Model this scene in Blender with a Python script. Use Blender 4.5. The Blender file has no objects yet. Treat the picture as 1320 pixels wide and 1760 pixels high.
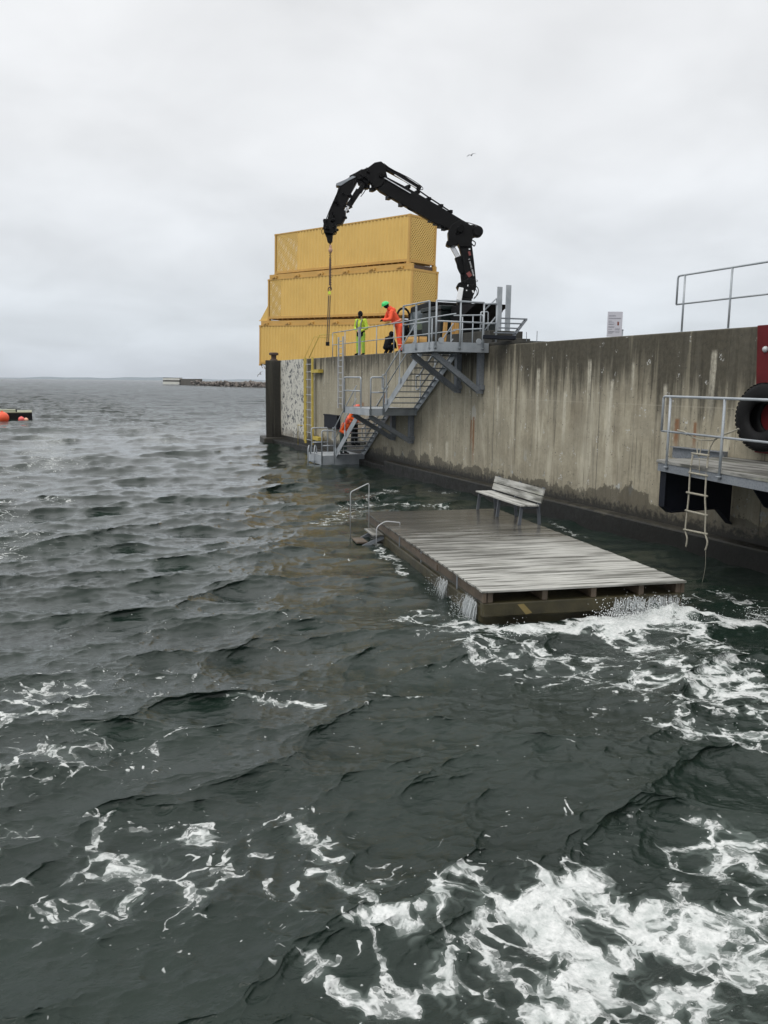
import bpy, math, random
import numpy as np
from mathutils import Vector, Matrix
random.seed(4); rng = np.random.RandomState(11)
PI = math.pi
scn = bpy.context.scene
C = scn.collection

# ------------------------------------------------------------------ camera
H = 3.5; FPX = 1420.0
pitch = math.radians(8.93); roll = math.radians(0.63); yaw = math.radians(22.8)
fw = Vector((math.sin(yaw)*math.cos(pitch), math.cos(yaw)*math.cos(pitch), -math.sin(pitch)))
r0 = Vector((math.cos(yaw), -math.sin(yaw), 0)); u0 = r0.cross(fw)
rt = math.cos(roll)*r0 + math.sin(roll)*u0
up = -math.sin(roll)*r0 + math.cos(roll)*u0
cd = bpy.data.cameras.new('camera'); cam = bpy.data.objects.new('camera', cd); C.objects.link(cam)
m = Matrix((rt, up, -fw)).transposed().to_4x4(); m.translation = (0, 0, H); cam.matrix_world = m
cd.sensor_fit = 'VERTICAL'; cd.sensor_height = 36; cd.lens = 36*FPX/1760; cd.clip_start = .1; cd.clip_end = 20000
scn.camera = cam

def at(px, py, x=None, y=None, z=None, d=None):
    """photo pixel -> point on a world plane (or at depth d)"""
    v = fw + (px-660)/FPX*rt - (py-880)/FPX*up
    if d is not None: t = d
    elif x is not None: t = x/v.x
    elif y is not None: t = y/v.y
    else: t = (z-H)/v.z
    return Vector((0, 0, H)) + v*t

# ------------------------------------------------------------------ world, sun, exposure
scn.view_settings.view_transform = 'Standard'; scn.view_settings.look = 'None'
scn.view_settings.exposure = 0.0; scn.view_settings.gamma = 1.0
SUN_EL = math.radians(48); SUN_AZ = math.radians(250)      # compass-like: 0 = +Y, clockwise
w = bpy.data.worlds.new('World'); scn.world = w; w.use_nodes = True
nt = w.node_tree; N = nt.nodes; Lk = nt.links; N.clear()
out = N.new('ShaderNodeOutputWorld'); bg = N.new('ShaderNodeBackground'); bg.inputs[1].default_value = 1.0
sky = N.new('ShaderNodeTexSky'); sky.sky_type = 'NISHITA'; sky.sun_disc = False
sky.sun_elevation = SUN_EL; sky.sun_rotation = SUN_AZ
sk = N.new('ShaderNodeVectorMath'); sk.operation = 'SCALE'; sk.inputs['Scale'].default_value = 0.10
Lk.new(sky.outputs[0], sk.inputs[0])
tc = N.new('ShaderNodeTexCoord'); sep = N.new('ShaderNodeSeparateXYZ'); Lk.new(tc.outputs['Generated'], sep.inputs[0])
ramp = N.new('ShaderNodeValToRGB'); Lk.new(sep.outputs[2], ramp.inputs[0])
cr = ramp.color_ramp
cr.elements[0].position = 0.0; cr.elements[0].color = (.64, .70, .78, 1)
cr.elements[1].position = 1.0; cr.elements[1].color = (1.8, 1.8, 1.78, 1)
for p_, c_ in ((.05, (.71, .76, .82)), (.13, (.81, .84, .875)), (.25, (.86, .875, .89)), (.5, (.91, .915, .92)), (.72, (1.5, 1.5, 1.5))):
    e_ = cr.elements.new(p_); e_.color = (*c_, 1)
# cloud layer: project direction on a plane high above
mx = N.new('ShaderNodeMath'); mx.operation = 'ADD'; mx.inputs[1].default_value = .32; Lk.new(sep.outputs[2], mx.inputs[0])
dv = N.new('ShaderNodeVectorMath'); dv.operation = 'DIVIDE'; Lk.new(tc.outputs['Generated'], dv.inputs[0])
cmb = N.new('ShaderNodeCombineXYZ')
for i_ in range(3): Lk.new(mx.outputs[0], cmb.inputs[i_])
Lk.new(cmb.outputs[0], dv.inputs[1])
ns = N.new('ShaderNodeTexNoise'); ns.inputs['Scale'].default_value = 2.6; ns.inputs['Detail'].default_value = 4; ns.inputs['Roughness'].default_value = .5
ns.inputs['Distortion'].default_value = .3
Lk.new(dv.outputs[0], ns.inputs['Vector'])
mr = N.new('ShaderNodeMapRange'); mr.inputs[1].default_value = .3; mr.inputs[2].default_value = .7; mr.inputs[3].default_value = .90; mr.inputs[4].default_value = 1.10
Lk.new(ns.outputs[0], mr.inputs[0])
ml = N.new('ShaderNodeVectorMath'); ml.operation = 'SCALE'; Lk.new(ramp.outputs[0], ml.inputs[0]); Lk.new(mr.outputs[0], ml.inputs['Scale'])
mix = N.new('ShaderNodeMix'); mix.data_type = 'RGBA'; mix.inputs[0].default_value = .92
Lk.new(sk.outputs[0], mix.inputs[6]); Lk.new(ml.outputs[0], mix.inputs[7])
Lk.new(mix.outputs[2], bg.inputs[0]); Lk.new(bg.outputs[0], out.inputs[0])
sl = bpy.data.lights.new('sun', 'SUN'); sl.energy = 1.1; sl.angle = math.radians(28); sl.color = (1, .97, .92)
so = bpy.data.objects.new('sun', sl); C.objects.link(so)
sd = Vector((math.sin(SUN_AZ)*math.cos(SUN_EL), math.cos(SUN_AZ)*math.cos(SUN_EL), math.sin(SUN_EL)))
so.rotation_euler = sd.to_track_quat('Z', 'Y').to_euler(); so.location = (-10, -5, 20)

# ------------------------------------------------------------------ node helper
class G:
    def __init__(s, name):
        s.m = bpy.data.materials.new(name); s.m.use_nodes = True; s.t = s.m.node_tree
        s.N = s.t.nodes; s.N.clear(); s.L = s.t.links
        s.out = s.N.new('ShaderNodeOutputMaterial'); s.b = s.N.new('ShaderNodeBsdfPrincipled')
        s.L.new(s.b.outputs[0], s.out.inputs[0]); s.tc = s.N.new('ShaderNodeTexCoord'); s.P = s.tc.outputs['Object']
    def put(s, sock, v):
        if isinstance(v, bpy.types.NodeSocket): s.L.new(v, sock)
        elif isinstance(v, (tuple, list)) and len(v) == 3 and sock.type == 'RGBA': sock.default_value = (*v, 1)
        else: sock.default_value = v
    def map(s, scale=(1, 1, 1), rot=(0, 0, 0), vec=None):
        n = s.N.new('ShaderNodeMapping'); s.L.new(vec or s.P, n.inputs[0]); n.inputs['Scale'].default_value = scale; n.inputs['Rotation'].default_value = rot
        return n.outputs[0]
    def noise(s, scale=1, sc3=(1, 1, 1), detail=4, rough=.55, dist=0, vec=None, rot=(0, 0, 0)):
        n = s.N.new('ShaderNodeTexNoise'); s.L.new(s.map(sc3, rot, vec), n.inputs['Vector'])
        n.inputs['Scale'].default_value = scale; n.inputs['Detail'].default_value = detail; n.inputs['Roughness'].default_value = rough; n.inputs['Distortion'].default_value = dist
        return n.outputs[0]
    def vor(s, scale=1, sc3=(1, 1, 1), feat='F1', vec=None, rnd=1, outp=0):
        n = s.N.new('ShaderNodeTexVoronoi'); n.feature = feat; s.L.new(s.map(sc3, (0, 0, 0), vec), n.inputs['Vector']); n.inputs['Scale'].default_value = scale
        n.inputs['Randomness'].default_value = rnd
        return n.outputs[outp]
    def mr(s, v, a, b, c=0, d=1, smooth=False):
        n = s.N.new('ShaderNodeMapRange'); n.interpolation_type = 'SMOOTHSTEP' if smooth else 'LINEAR'
        s.L.new(v, n.inputs[0])
        for i, q in enumerate((a, b, c, d)): s.put(n.inputs[i+1], q)
        return n.outputs[0]
    def math(s, op, a, b=0, cl=False):
        n = s.N.new('ShaderNodeMath'); n.operation = op; n.use_clamp = cl; s.put(n.inputs[0], a); s.put(n.inputs[1], b); return n.outputs[0]
    def mixc(s, f, a, b, mode='MIX'):
        n = s.N.new('ShaderNodeMix'); n.data_type = 'RGBA'; n.blend_type = mode; s.put(n.inputs[0], f); s.put(n.inputs[6], a); s.put(n.inputs[7], b); return n.outputs[2]
    def xyz(s, vec=None):
        n = s.N.new('ShaderNodeSeparateXYZ'); s.L.new(vec or s.P, n.inputs[0]); return n.outputs
    def attr(s, name):
        n = s.N.new('ShaderNodeAttribute'); n.attribute_name = name; return n.outputs
    def bump(s, h, strength=.3, dist=.02, prev=None):
        n = s.N.new('ShaderNodeBump'); s.L.new(h, n.inputs['Height']); n.inputs['Strength'].default_value = strength; n.inputs['Distance'].default_value = dist
        if prev: s.L.new(prev, n.inputs['Normal'])
        return n.outputs[0]
    def fin(s, col=None, rough=None, metal=None, nrm=None, spec=None):
        if col is not None: s.put(s.b.inputs['Base Color'], col)
        if rough is not None: s.put(s.b.inputs['Roughness'], rough)
        if metal is not None: s.put(s.b.inputs['Metallic'], metal)
        if spec is not None: s.put(s.b.inputs['Specular IOR Level'], spec)
        if nrm is not None: s.L.new(nrm, s.b.inputs['Normal'])
        return s.m

def simple(name, col, rough=.5, metal=0, var=.18, scale=6, bmp=.15, spec=None, geo=None):
    g = G(name); n = g.noise(scale, detail=5); n2 = g.noise(scale*7, detail=3)
    f = g.mr(n, .25, .75, 1-var, 1+var); c = g.mixc(1, col, f, 'MULTIPLY')
    # multiply needs colour: use vector via combine
    return g.fin(c, g.mr(n2, .2, .8, max(0, rough-.1), min(1, rough+.1)), metal, g.bump(n2, bmp, .01), spec)

def galv(name, a=(.39, .42, .445), b=(.25, .28, .305)):
    g = G(name); n = g.noise(2.2, detail=5, rough=.6); v = g.vor(26)
    c = g.mixc(g.mr(n, .35, .65), a, b); c = g.mixc(g.mr(v, 0, .6, 0, .25), c, (.42, .44, .46))
    return g.fin(c, .5, .25, g.bump(g.noise(60), .08, .005))

M = {}
M['galv'] = galv('galvanised_steel'); M['galv_dark'] = galv('dark_galvanised_steel', (.17, .19, .215), (.11, .125, .145))
M['galv_light'] = galv('light_aluminium', (.52, .53, .53), (.40, .41, .42))
M['dksteel'] = simple('blue_grey_painted_steel', (.010, .012, .018), .6, spec=.2)
M['black'] = simple('black_paint', (.003, .003, .0034), .42, var=.3, scale=3, spec=.12)
M['blackm'] = simple('black_rubber', (.006, .006, .007), .72, var=.3, spec=.2)
M['darkgreen'] = simple('dark_green_paint', (.006, .012, .011), .4, spec=.3)
M['glass'] = simple('cab_glass', (.08, .10, .11), .08, var=.1, bmp=0)
M['chrome'] = simple('piston_rod', (.55, .56, .58), .25, .6)
M['whitep'] = simple('white_paint', (.70, .71, .72), .4, var=.06)
M['redp'] = simple('faded_red_mark', (.17, .035, .03), .6)
M['orangewood'] = simple('ochre_timber', (.42, .24, .07), .7)
M['yellowp'] = simple('yellow_ladder_paint', (.46, .35, .06), .6, var=.25)
M['rust'] = simple('rusty_chain', (.07, .045, .035), .75, var=.4)
M['strap'] = simple('brown_web_sling', (.10, .075, .045), .85)
M['copper'] = simple('hook_block', (.45, .27, .2), .5)
M['rope'] = simple('weathered_rope', (.33, .31, .25), .9, var=.25, scale=30, bmp=.5)
M['buoy'] = simple('orange_buoy', (.80, .10, .035), .45, var=.12); M['buoy_pink'] = simple('pink_red_buoy', (.75, .13, .12), .45, var=.1); M['buoy_pale'] = simple('pale_orange_buoy', (.8, .42, .28), .5, var=.1)
M['hv_yellow'] = simple('hi_vis_yellow_cloth', (.50, .64, .05), .8, var=.1, scale=14, bmp=.4)
M['hv_lime'] = simple('hi_vis_lime_cloth', (.34, .55, .06), .8, var=.15, scale=14, bmp=.4)
M['hv_orange'] = simple('hi_vis_orange_cloth', (.90, .105, .04), .8, var=.1, scale=14, bmp=.4)
M['hv_orange2'] = simple('orange_jacket_cloth', (.88, .13, .02), .8, var=.15, scale=14, bmp=.4)
M['cloth_dark'] = simple('dark_cloth', (.008, .009, .011), .9, spec=.2)
M['cloth_green'] = simple('dark_green_cloth', (.03, .055, .05), .9)
M['grey_cloth'] = simple('grey_reflective_band', (.20, .21, .19), .6)
M['pinkband'] = simple('pale_reflective_band', (.80, .36, .30), .6)
M['helmet_g'] = simple('green_helmet', (.05, .62, .16), .35, var=.06); M['helmet_o'] = simple('orange_helmet', (.72, .12, .07), .4, var=.06)
M['skin'] = simple('skin', (.42, .24, .17), .5, var=.08)
M['gull'] = simple('gull_feathers', (.16, .16, .17), .7)
M['signw'] = simple('sign_face', (.50, .50, .55), .4, var=.03); M['signtxt'] = simple('sign_lettering', (.25, .25, .29), .6, var=.05)
M['tyre'] = simple('old_tyre_rubber', (.006, .006, .0065), .7, var=.4, scale=4, bmp=.35, spec=.2)
M['hole'] = simple('perforation_backing', (.30, .19, .05), .6)

def yellow_container(name, a, b):
    g = G(name); n = g.noise(.7, detail=5, rough=.6); n2 = g.noise(1.0, (3.0, 3.0, .35), detail=5)
    c = g.mixc(g.mr(n, .3, .7), a, b); c = g.mixc(g.mr(n2, .62, .85, 0, .35), c, (.30, .15, .04))
    z = g.noise(14, (1, 1, .6), detail=6, rough=.7); c = g.mixc(g.mr(z, .70, .78, 0, .6), c, (.22, .10, .04))
    return g.fin(c, g.mr(n, .2, .8, .42, .6), 0, g.bump(g.noise(30), .05, .01))
M['cy'] = yellow_container('container_yellow', (.70, .46, .128), (.63, .41, .112))
M['cy_frame'] = yellow_container('container_frame_yellow', (.56, .335, .09), (.48, .28, .07))

def concrete():
    g = G('weathered_concrete'); X = g.xyz(); y, z = X[1], X[2]
    fine = g.noise(9, detail=8, rough=.65); mid = g.noise(1.6, detail=5)
    st1 = g.noise(1, (1, 1.9, .22), detail=6, rough=.65, dist=.5)            # vertical streaks
    st2 = g.noise(1, (1, 5.5, .3), detail=6, rough=.65, dist=.5); st3 = g.noise(1, (1, .75, .10), detail=3)
    base = g.mixc(g.mr(fine, .3, .7), (.31, .280, .205), (.425, .385, .290))
    base = g.mixc(g.mr(st1, .50, .64, 0, .8, True), base, (.56, .52, .41))
    base = g.mixc(g.mr(st2, .54, .68, 0, .8), base, (.10, .086, .060))
    st4 = g.noise(1, (1, 3.7, .2), detail=5, rough=.65, rot=(.02, 0, 0)); st5 = g.noise(1, (1, 1.2, .25), detail=4, rough=.6, rot=(0, 0, .0))
    base = g.mixc(g.mr(st4, .54, .70, 0, .45, True), base, (.46, .42, .32)); base = g.mixc(g.mr(st5, .52, .66, 0, .5), base, (.16, .13, .085))
    ds_ = g.noise(1, (1, 13, .35), detail=4, rough=.6); base = g.mixc(g.mr(ds_, .60, .70, 0, .6), base, (.09, .08, .06))
    base = g.mixc(g.mr(mid, .3, .7, .45, 0), base, (.12, .105, .075)); blo = g.noise(.55, (1, 1, 1.4), detail=6, rough=.6); base = g.mixc(g.mr(blo, .5, .7, 0, .4), base, (.40, .375, .30))
    # dark algae and grime running down from the coping, longer towards the near end
    reach = g.mr(y, 10, 30, 1.75, .42)
    lim = g.math('SUBTRACT', 4.5, g.math('MULTIPLY', reach, .72))
    q_ = g.math('ADD', g.math('MULTIPLY', g.math('SUBTRACT', st2, .5), 2.6), g.math('MULTIPLY', g.math('SUBTRACT', .5, st1), 1.8))
    q_ = g.math('ADD', q_, g.math('ADD', g.math('MULTIPLY', g.math('SUBTRACT', st3, .5), 1.6), g.math('MULTIPLY', g.math('SUBTRACT', mid, .5), 1.1)))
    gr = g.mr(g.math('ADD', g.math('SUBTRACT', z, lim), q_), -.75, .55, 0, 1, True)
    gcol = g.mixc(g.mr(fine, .3, .7), (.022, .020, .014), (.060, .053, .036))
    fs = g.mr(y, 17, 29, 0, .55); base = g.mixc(fs, base, g.mixc(g.mr(fine, .3, .7), (.245, .226, .172), (.335, .31, .24)))
    pe = g.math('ADD', g.math('POWER', g.math('DIVIDE', g.math('SUBTRACT', y, 23.55), .16), 2), g.math('POWER', g.math('DIVIDE', g.math('SUBTRACT', z, 2.55), .28), 2))
    base = g.mixc(g.mr(g.math('ADD', pe, g.mr(fine, .3, .7, -.6, .6)), .7, 1.0, .8, 0), base, (.38, .37, .33))
    base = g.mixc(g.math('MULTIPLY', gr, .90), base, gcol)
    # pale washed streaks through the grime
    ws = g.noise(1, (1, 3.1, .12), detail=3, vec=None); base = g.mixc(g.mr(ws, .64, .72, 0, .5), base, (.33, .30, .22))
    # panel joints
    jt = g.math('ABSOLUTE', g.math('SUBTRACT', g.math('FRACT', g.math('DIVIDE', g.math('ADD', y, 1.1), 5.2)), .5))
    base = g.mixc(g.mr(jt, .0015, .004, .7, 0), base, (.06, .055, .045))
    # pour line
    pz = g.math('ABSOLUTE', g.math('SUBTRACT', z, 3.05)); base = g.mixc(g.mr(pz, .004, .02, .25, 0), base, (.42, .39, .31))
    # lime spots / blue-white patches near the foot
    lp = g.noise(1, (1, 1.5, .8), detail=6, rough=.7); lz = g.mr(z, 1.0, 1.7, 1, 0)
    base = g.mixc(g.math('MULTIPLY', g.mr(lp, .60, .63, 0, .75), lz), base, (.33, .36, .36))
    # rust drips
    for (ry, rz, rh, rw) in ((23.55, 2.4, 1.6, .06), (23.55+.16, 2.3, .9, .04), (14.35, 2.75, .75, .07), (13.8, 2.7, .6, .05), (33.4, 2.6, .6, .1), (31.0, 3.0, .5, .05)):
        dy = g.math('ABSOLUTE', g.math('SUBTRACT', g.math('ADD', y, g.mr(fine, 0, 1, -.05, .05)), ry)); a = g.mr(dy, rw*.4, rw*1.5, 1, 0)
        b = g.math('MULTIPLY', g.mr(z, rz-rh, rz-rh*.5, 0, 1), g.mr(z, rz, rz+.05, 1, 0))
        base = g.mixc(g.math('MULTIPLY', g.math('MULTIPLY', a, b), .9), base, (.20, .095, .042))
    for (ry, rz, rh, rw) in ((19.9, 3.9, 2.2, .05), (18.6, 3.3, 1.6, .07), (17.6, 4.1, 1.3, .04), (16.7, 3.6, 2.4, .06), (15.9, 4.0, .9, .05), (14.8, 3.5, 1.8, .05), (13.4, 4.2, 1.6, .05), (22.1, 3.4, 1.5, .05), (25.4, 1.5, .9, .10), (26.7, 1.35, .5, .08)):
        dy = g.math('ABSOLUTE', g.math('SUBTRACT', g.math('ADD', y, g.mr(st2, .3, .7, -.07, .07)), ry)); a = g.mr(dy, rw*.3, rw*1.7, 1, 0)
        b = g.math('MULTIPLY', g.mr(z, rz-rh, rz-rh*.4, 0, 1), g.mr(z, rz-.05, rz+.05, 1, 0))
        base = g.mixc(g.math('MULTIPLY', g.math('MULTIPLY', a, b), g.mr(fine, .3, .65, .35, .9)), base, (.52, .49, .40))
    # small spalled pits
    pv = g.noise(5.5, detail=2); pv2 = g.noise(22, detail=3); pit = g.math('MULTIPLY', g.mr(pv, .60, .66), g.mr(pv2, .60, .66))
    base = g.mixc(pit, base, (.05, .045, .04))
    pw = g.noise(3.3, (1, 1, .8), detail=2); pit2 = g.math('MULTIPLY', g.mr(pw, .66, .70), g.mr(pv2, .52, .58)); base = g.mixc(pit2, base, (.5, .5, .48))
    # wet tidal band
    wl = g.math('ADD', z, g.math('ADD', g.mr(mid, .3, .7, .30, -.28), g.mr(fine, .3, .7, .10, -.10)))
    wl = g.math('ADD', wl, g.mr(y, 14, 26, 0, .22)); wet = g.mr(wl, .98, 1.03, 1, 0); wet = g.math('MULTIPLY', wet, g.mr(mid, .2, .8, .75, .95))
    base = g.mixc(g.math('MULTIPLY', wet, .88), base, (.060, .052, .036))
    w2 = g.mr(g.math('ADD', z, g.mr(fine, .3, .7, .16, -.16)), .48, .74, 1, 0, True); base = g.mixc(g.math('MULTIPLY', w2, .93), base, (.012, .0115, .009))
    h = g.math('ADD', g.math('MULTIPLY', fine, .6), g.math('MULTIPLY', pit, -1.2))
    return g.fin(base, g.mr(wet, 0, 1, .85, .45), 0, g.bump(h, .5, .03))
M['concrete'] = concrete()

def dark_concrete():
    g = G('dark_wet_concrete'); z = g.xyz()[2]; f = g.noise(5, detail=8, rough=.7); st = g.noise(1, (3, 3, .2), detail=4)
    c = g.mixc(g.mr(f, .3, .7), (.013, .0125, .010), (.034, .031, .023)); c = g.mixc(g.mr(st, .5, .7, 0, .5), c, (.085, .08, .06))
    return g.fin(c, .6, 0, g.bump(f, .6, .03))
M['dconc'] = dark_concrete()
def footing():
    g = G('footing_concrete'); z = g.xyz()[2]; f = g.noise(4, detail=8, rough=.7); f2 = g.noise(1.2, (1, .8, 1), detail=4)
    c = g.mixc(g.mr(f, .3, .7), (.013, .0125, .009), (.034, .031, .022)); c = g.mixc(g.mr(f2, .60, .66, 0, .4), c, (.085, .078, .058))
    c = g.mixc(g.mr(g.math('ADD', z, g.mr(f, .3, .7, -.06, .06)), .36, .42, .9, 0), c, (.006, .006, .005))
    return g.fin(c, g.mr(f, .3, .7, .35, .7), 0, g.bump(f, .6, .03))
M['footing'] = footing()
def speckle():
    g = G('white_paint_flaking'); f = g.noise(2.0, (1, 1, 1), detail=3, rough=.6); f2 = g.noise(6.5, (1, 1, .8), detail=3); z = g.xyz()[2]
    c = g.mixc(g.mr(g.noise(8), .3, .7), (.48, .47, .42), (.60, .59, .53))
    k = g.math('MULTIPLY', g.mr(f, .42, .5), g.mr(f2, .53, .555)); c = g.mixc(k, c, (.055, .062, .075))
    c = g.mixc(g.math('MULTIPLY', g.mr(g.math('ADD', z, g.mr(f, .3, .7, -.3, .3)), .3, 1.0, 1, 0, True), .8), c, (.13, .11, .085))
    return g.fin(c, .6, 0, g.bump(f2, .3, .02))
M['speckle'] = speckle()

def deck_wood(name, along='x', wetback=0, tone=1.0):
    g = G(name); X = g.xyz(); a, b = (X[0], X[1]) if along == 'x' else (X[1], X[0])
    s3 = (1.0, 14, 14) if along == 'x' else (14, 1.0, 14)
    s4 = (.55, 5.5, 5) if along == 'x' else (5.5, .55, 5)
    gr = g.noise(1.6, s3, detail=6, rough=.65); pl = g.noise(1, s4, detail=4, rough=.6); big = g.noise(.5, detail=4)
    c = g.mixc(g.mr(gr, .3, .7), tuple(v*tone for v in (.27, .265, .24)), tuple(v*tone for v in (.50, .50, .47)))
    c = g.mixc(g.mr(pl, .47, .60, 0, .92), c, tuple(v*tone for v in (.085, .085, .072)))
    c = g.mixc(g.mr(g.noise(.8, s4), .6, .75, 0, .4), c, (.22, .23, .15))
    rough = g.mr(gr, .3, .7, .55, .8)
    if wetback:
        wv = g.math('ADD', X[1], g.math('ADD', g.mr(big, .3, .7, -1.6, 1.6), g.mr(pl, .3, .7, -.9, .9)))
        wt = g.mr(wv, .5, 6.6, 0.0, 1, True)
        c = g.mixc(g.math('MULTIPLY', wt, .93), c, (.040, .037, .030)); rough = g.mr(wt, 0, 1, .62, .16)
    return g.fin(c, rough, 0, g.bump(gr, .35, .01))
M['deck'] = deck_wood('weathered_deck_boards', 'x', 1); M['bench'] = deck_wood('bleached_bench_timber', 'y', 0, 1.0)
M['deck2'] = deck_wood('walkway_boards', 'y', 0, .62)
M['brownwood'] = simple('wet_brown_timber', (.085, .064, .045), .5, var=.5, scale=4, bmp=.4)
M['mosswood'] = simple('mossy_float_body', (.040, .034, .015), .45, var=.6, scale=3, bmp=.5)
M['legs'] = simple('grey_bench_steel', (.10, .11, .125), .45)
M['redpanel'] = simple('red_painted_fender_board', (.10, .007, .009), .6, var=.25, scale=3, spec=.25)
M['pavement'] = simple('quay_paving', (.22, .20, .16), .85, var=.25, scale=2, bmp=.4)
M['rock'] = simple('breakwater_rock', (.13, .11, .095), .85, var=.45, scale=.4, bmp=.6)
M['bwconc'] = simple('breakwater_concrete', (.065, .058, .045), .8, var=.35, scale=.2)
M['offwhite'] = simple('pale_render', (.62, .62, .57), .7, var=.08, scale=.5)
M['land'] = simple('distant_land', (.13, .17, .20), .9, var=.1, scale=.01, bmp=0)
M['raftwood'] = simple('mossy_raft_boards', (.26, .27, .19), .7, var=.3, scale=3)

# ------------------------------------------------------------------ mesh builder
class MB:
    def __init__(s): s.v = []; s.f = []
    def add(s, V, F):
        o = len(s.v); s.v += [tuple(p) for p in V]; s.f += [tuple(i+o for i in q) for q in F]; return s
    def box(s, c, d, R=None):
        c = Vector(c); V = []
        for x in (-.5, .5):
            for y in (-.5, .5):
                for z in (-.5, .5):
                    p = Vector((x*d[0], y*d[1], z*d[2])); V.append(c + (R @ p if R else p))
        return s.add(V, [(0, 1, 3, 2), (4, 6, 7, 5), (0, 4, 5, 1), (2, 3, 7, 6), (0, 2, 6, 4), (1, 5, 7, 3)])
    def bx(s, x0, x1, y0, y1, z0, z1): return s.box(((x0+x1)/2, (y0+y1)/2, (z0+z1)/2), (abs(x1-x0), abs(y1-y0), abs(z1-z0)))
    def beam(s, p, q, wd, ht, upv=(0, 0, 1), w2=None, h2=None):
        p, q = Vector(p), Vector(q); d = (q-p).normalized(); u = Vector(upv); sd_ = d.cross(u)
        if sd_.length < 1e-4: sd_ = d.cross(Vector((1, 0, 0)))
        sd_.normalize(); u = sd_.cross(d); V = []
        for c, a, b in ((p, wd, ht), (q, w2 or wd, h2 or ht)):
            for i, j in ((-1, -1), (1, -1), (1, 1), (-1, 1)): V.append(c + sd_*a/2*i + u*b/2*j)
        return s.add(V, [(3, 2, 1, 0), (4, 5, 6, 7), (0, 1, 5, 4), (1, 2, 6, 5), (2, 3, 7, 6), (3, 0, 4, 7)])
    def tube(s, pts, r, n=8, closed=False, cap=True):
        pts = [Vector(p) for p in pts]; k = len(pts); rs = r if isinstance(r, (list, tuple)) else [r]*k; V = []
        t0 = (pts[1]-pts[0]).normalized(); ref = Vector((0, 0, 1)) if abs(t0.z) < .9 else Vector((1, 0, 0)); a = t0.cross(ref).normalized()
        for i, p in enumerate(pts):
            if closed: t = (pts[(i+1) % k]-pts[i-1]).normalized()
            elif i == 0: t = t0
            elif i == k-1: t = (pts[-1]-pts[-2]).normalized()
            else:
                t = ((pts[i+1]-p).normalized()+(p-pts[i-1]).normalized())
                t = t.normalized() if t.length > 1e-6 else t0
            a = (a - t*a.dot(t)); a = a.normalized() if a.length > 1e-6 else t.orthogonal().normalized(); b = t.cross(a)
            for j in range(n):
                th = 2*PI*j/n; V.append(p + (a*math.cos(th)+b*math.sin(th))*rs[i])
        F = []
        for i in range(k if closed else k-1):
            i2 = (i+1) % k
            for j in range(n): F.append((i*n+j, i*n+(j+1) % n, i2*n+(j+1) % n, i2*n+j))
        if not closed and cap: F.append(tuple(range(n))[::-1]); F.append(tuple((k-1)*n+j for j in range(n)))
        return s.add(V, F)
    def prism(s, poly, vec):
        """polygon (list of 3d pts) extruded by vec"""
        P_ = [Vector(p) for p in poly]; v = Vector(vec); n = len(P_)
        return s.add(P_+[p+v for p in P_], [tuple(range(n))[::-1], tuple(range(n, 2*n))]+[(i, (i+1) % n, (i+1) % n+n, i+n) for i in range(n)])
    def sphere(s, c, r, n=12, m_=8, sc=(1, 1, 1)):
        V = []; F = []; c = Vector(c)
        for i in range(m_+1):
            th = PI*i/m_
            for j in range(n):
                ph = 2*PI*j/n; V.append(c+Vector((r*sc[0]*math.sin(th)*math.cos(ph), r*sc[1]*math.sin(th)*math.sin(ph), r*sc[2]*math.cos(th))))
        for i in range(m_):
            for j in range(n): F.append((i*n+j, (i+1)*n+j, (i+1)*n+(j+1) % n, i*n+(j+1) % n))
        return s.add(V, F)
    def each(s, name, mat, parent=None, **k):
        adj = {}
        par = list(range(len(s.v)))
        def fd(a):
            while par[a] != a: par[a] = par[par[a]]; a = par[a]
            return a
        for f in s.f:
            for i in f[1:]: par[fd(i)] = fd(f[0])
        grp = {}
        for f in s.f: grp.setdefault(fd(f[0]), []).append(f)
        r = []
        for fs in grp.values():
            ids = sorted({i for f in fs for i in f}); mp = {q: n for n, q in enumerate(ids)}
            m_ = MB(); m_.v = [s.v[i] for i in ids]; m_.f = [tuple(mp[i] for i in f) for f in fs]; r.append(m_.build(name, mat, parent, **k))
        return r
    def build(s, name, mat, parent=None, smooth=False, bevel=0, remesh=0, label=None):
        me = bpy.data.meshes.new(name); me.from_pydata(s.v, [], s.f); me.update()
        if remesh == 0 and len(s.f) < 60000:
            import bmesh
            b = bmesh.new(); b.from_mesh(me); bmesh.ops.recalc_face_normals(b, faces=b.faces); b.to_mesh(me); b.free()
        o = bpy.data.objects.new(name, me); C.objects.link(o); me.materials.append(mat)
        if smooth: me.shade_smooth()
        if remesh:
            md = o.modifiers.new('r', 'REMESH'); md.mode = 'VOXEL'; md.voxel_size = remesh; md.use_smooth_shade = True
            sm_ = o.modifiers.new('s', 'SMOOTH'); sm_.iterations = 2; sm_.factor = .5
        if bevel:
            md = o.modifiers.new('b', 'BEVEL'); md.width = bevel; md.segments = 2; md.limit_method = 'ANGLE'
        if parent: o.parent = parent
        if label: o['label'] = label
        return o

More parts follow.
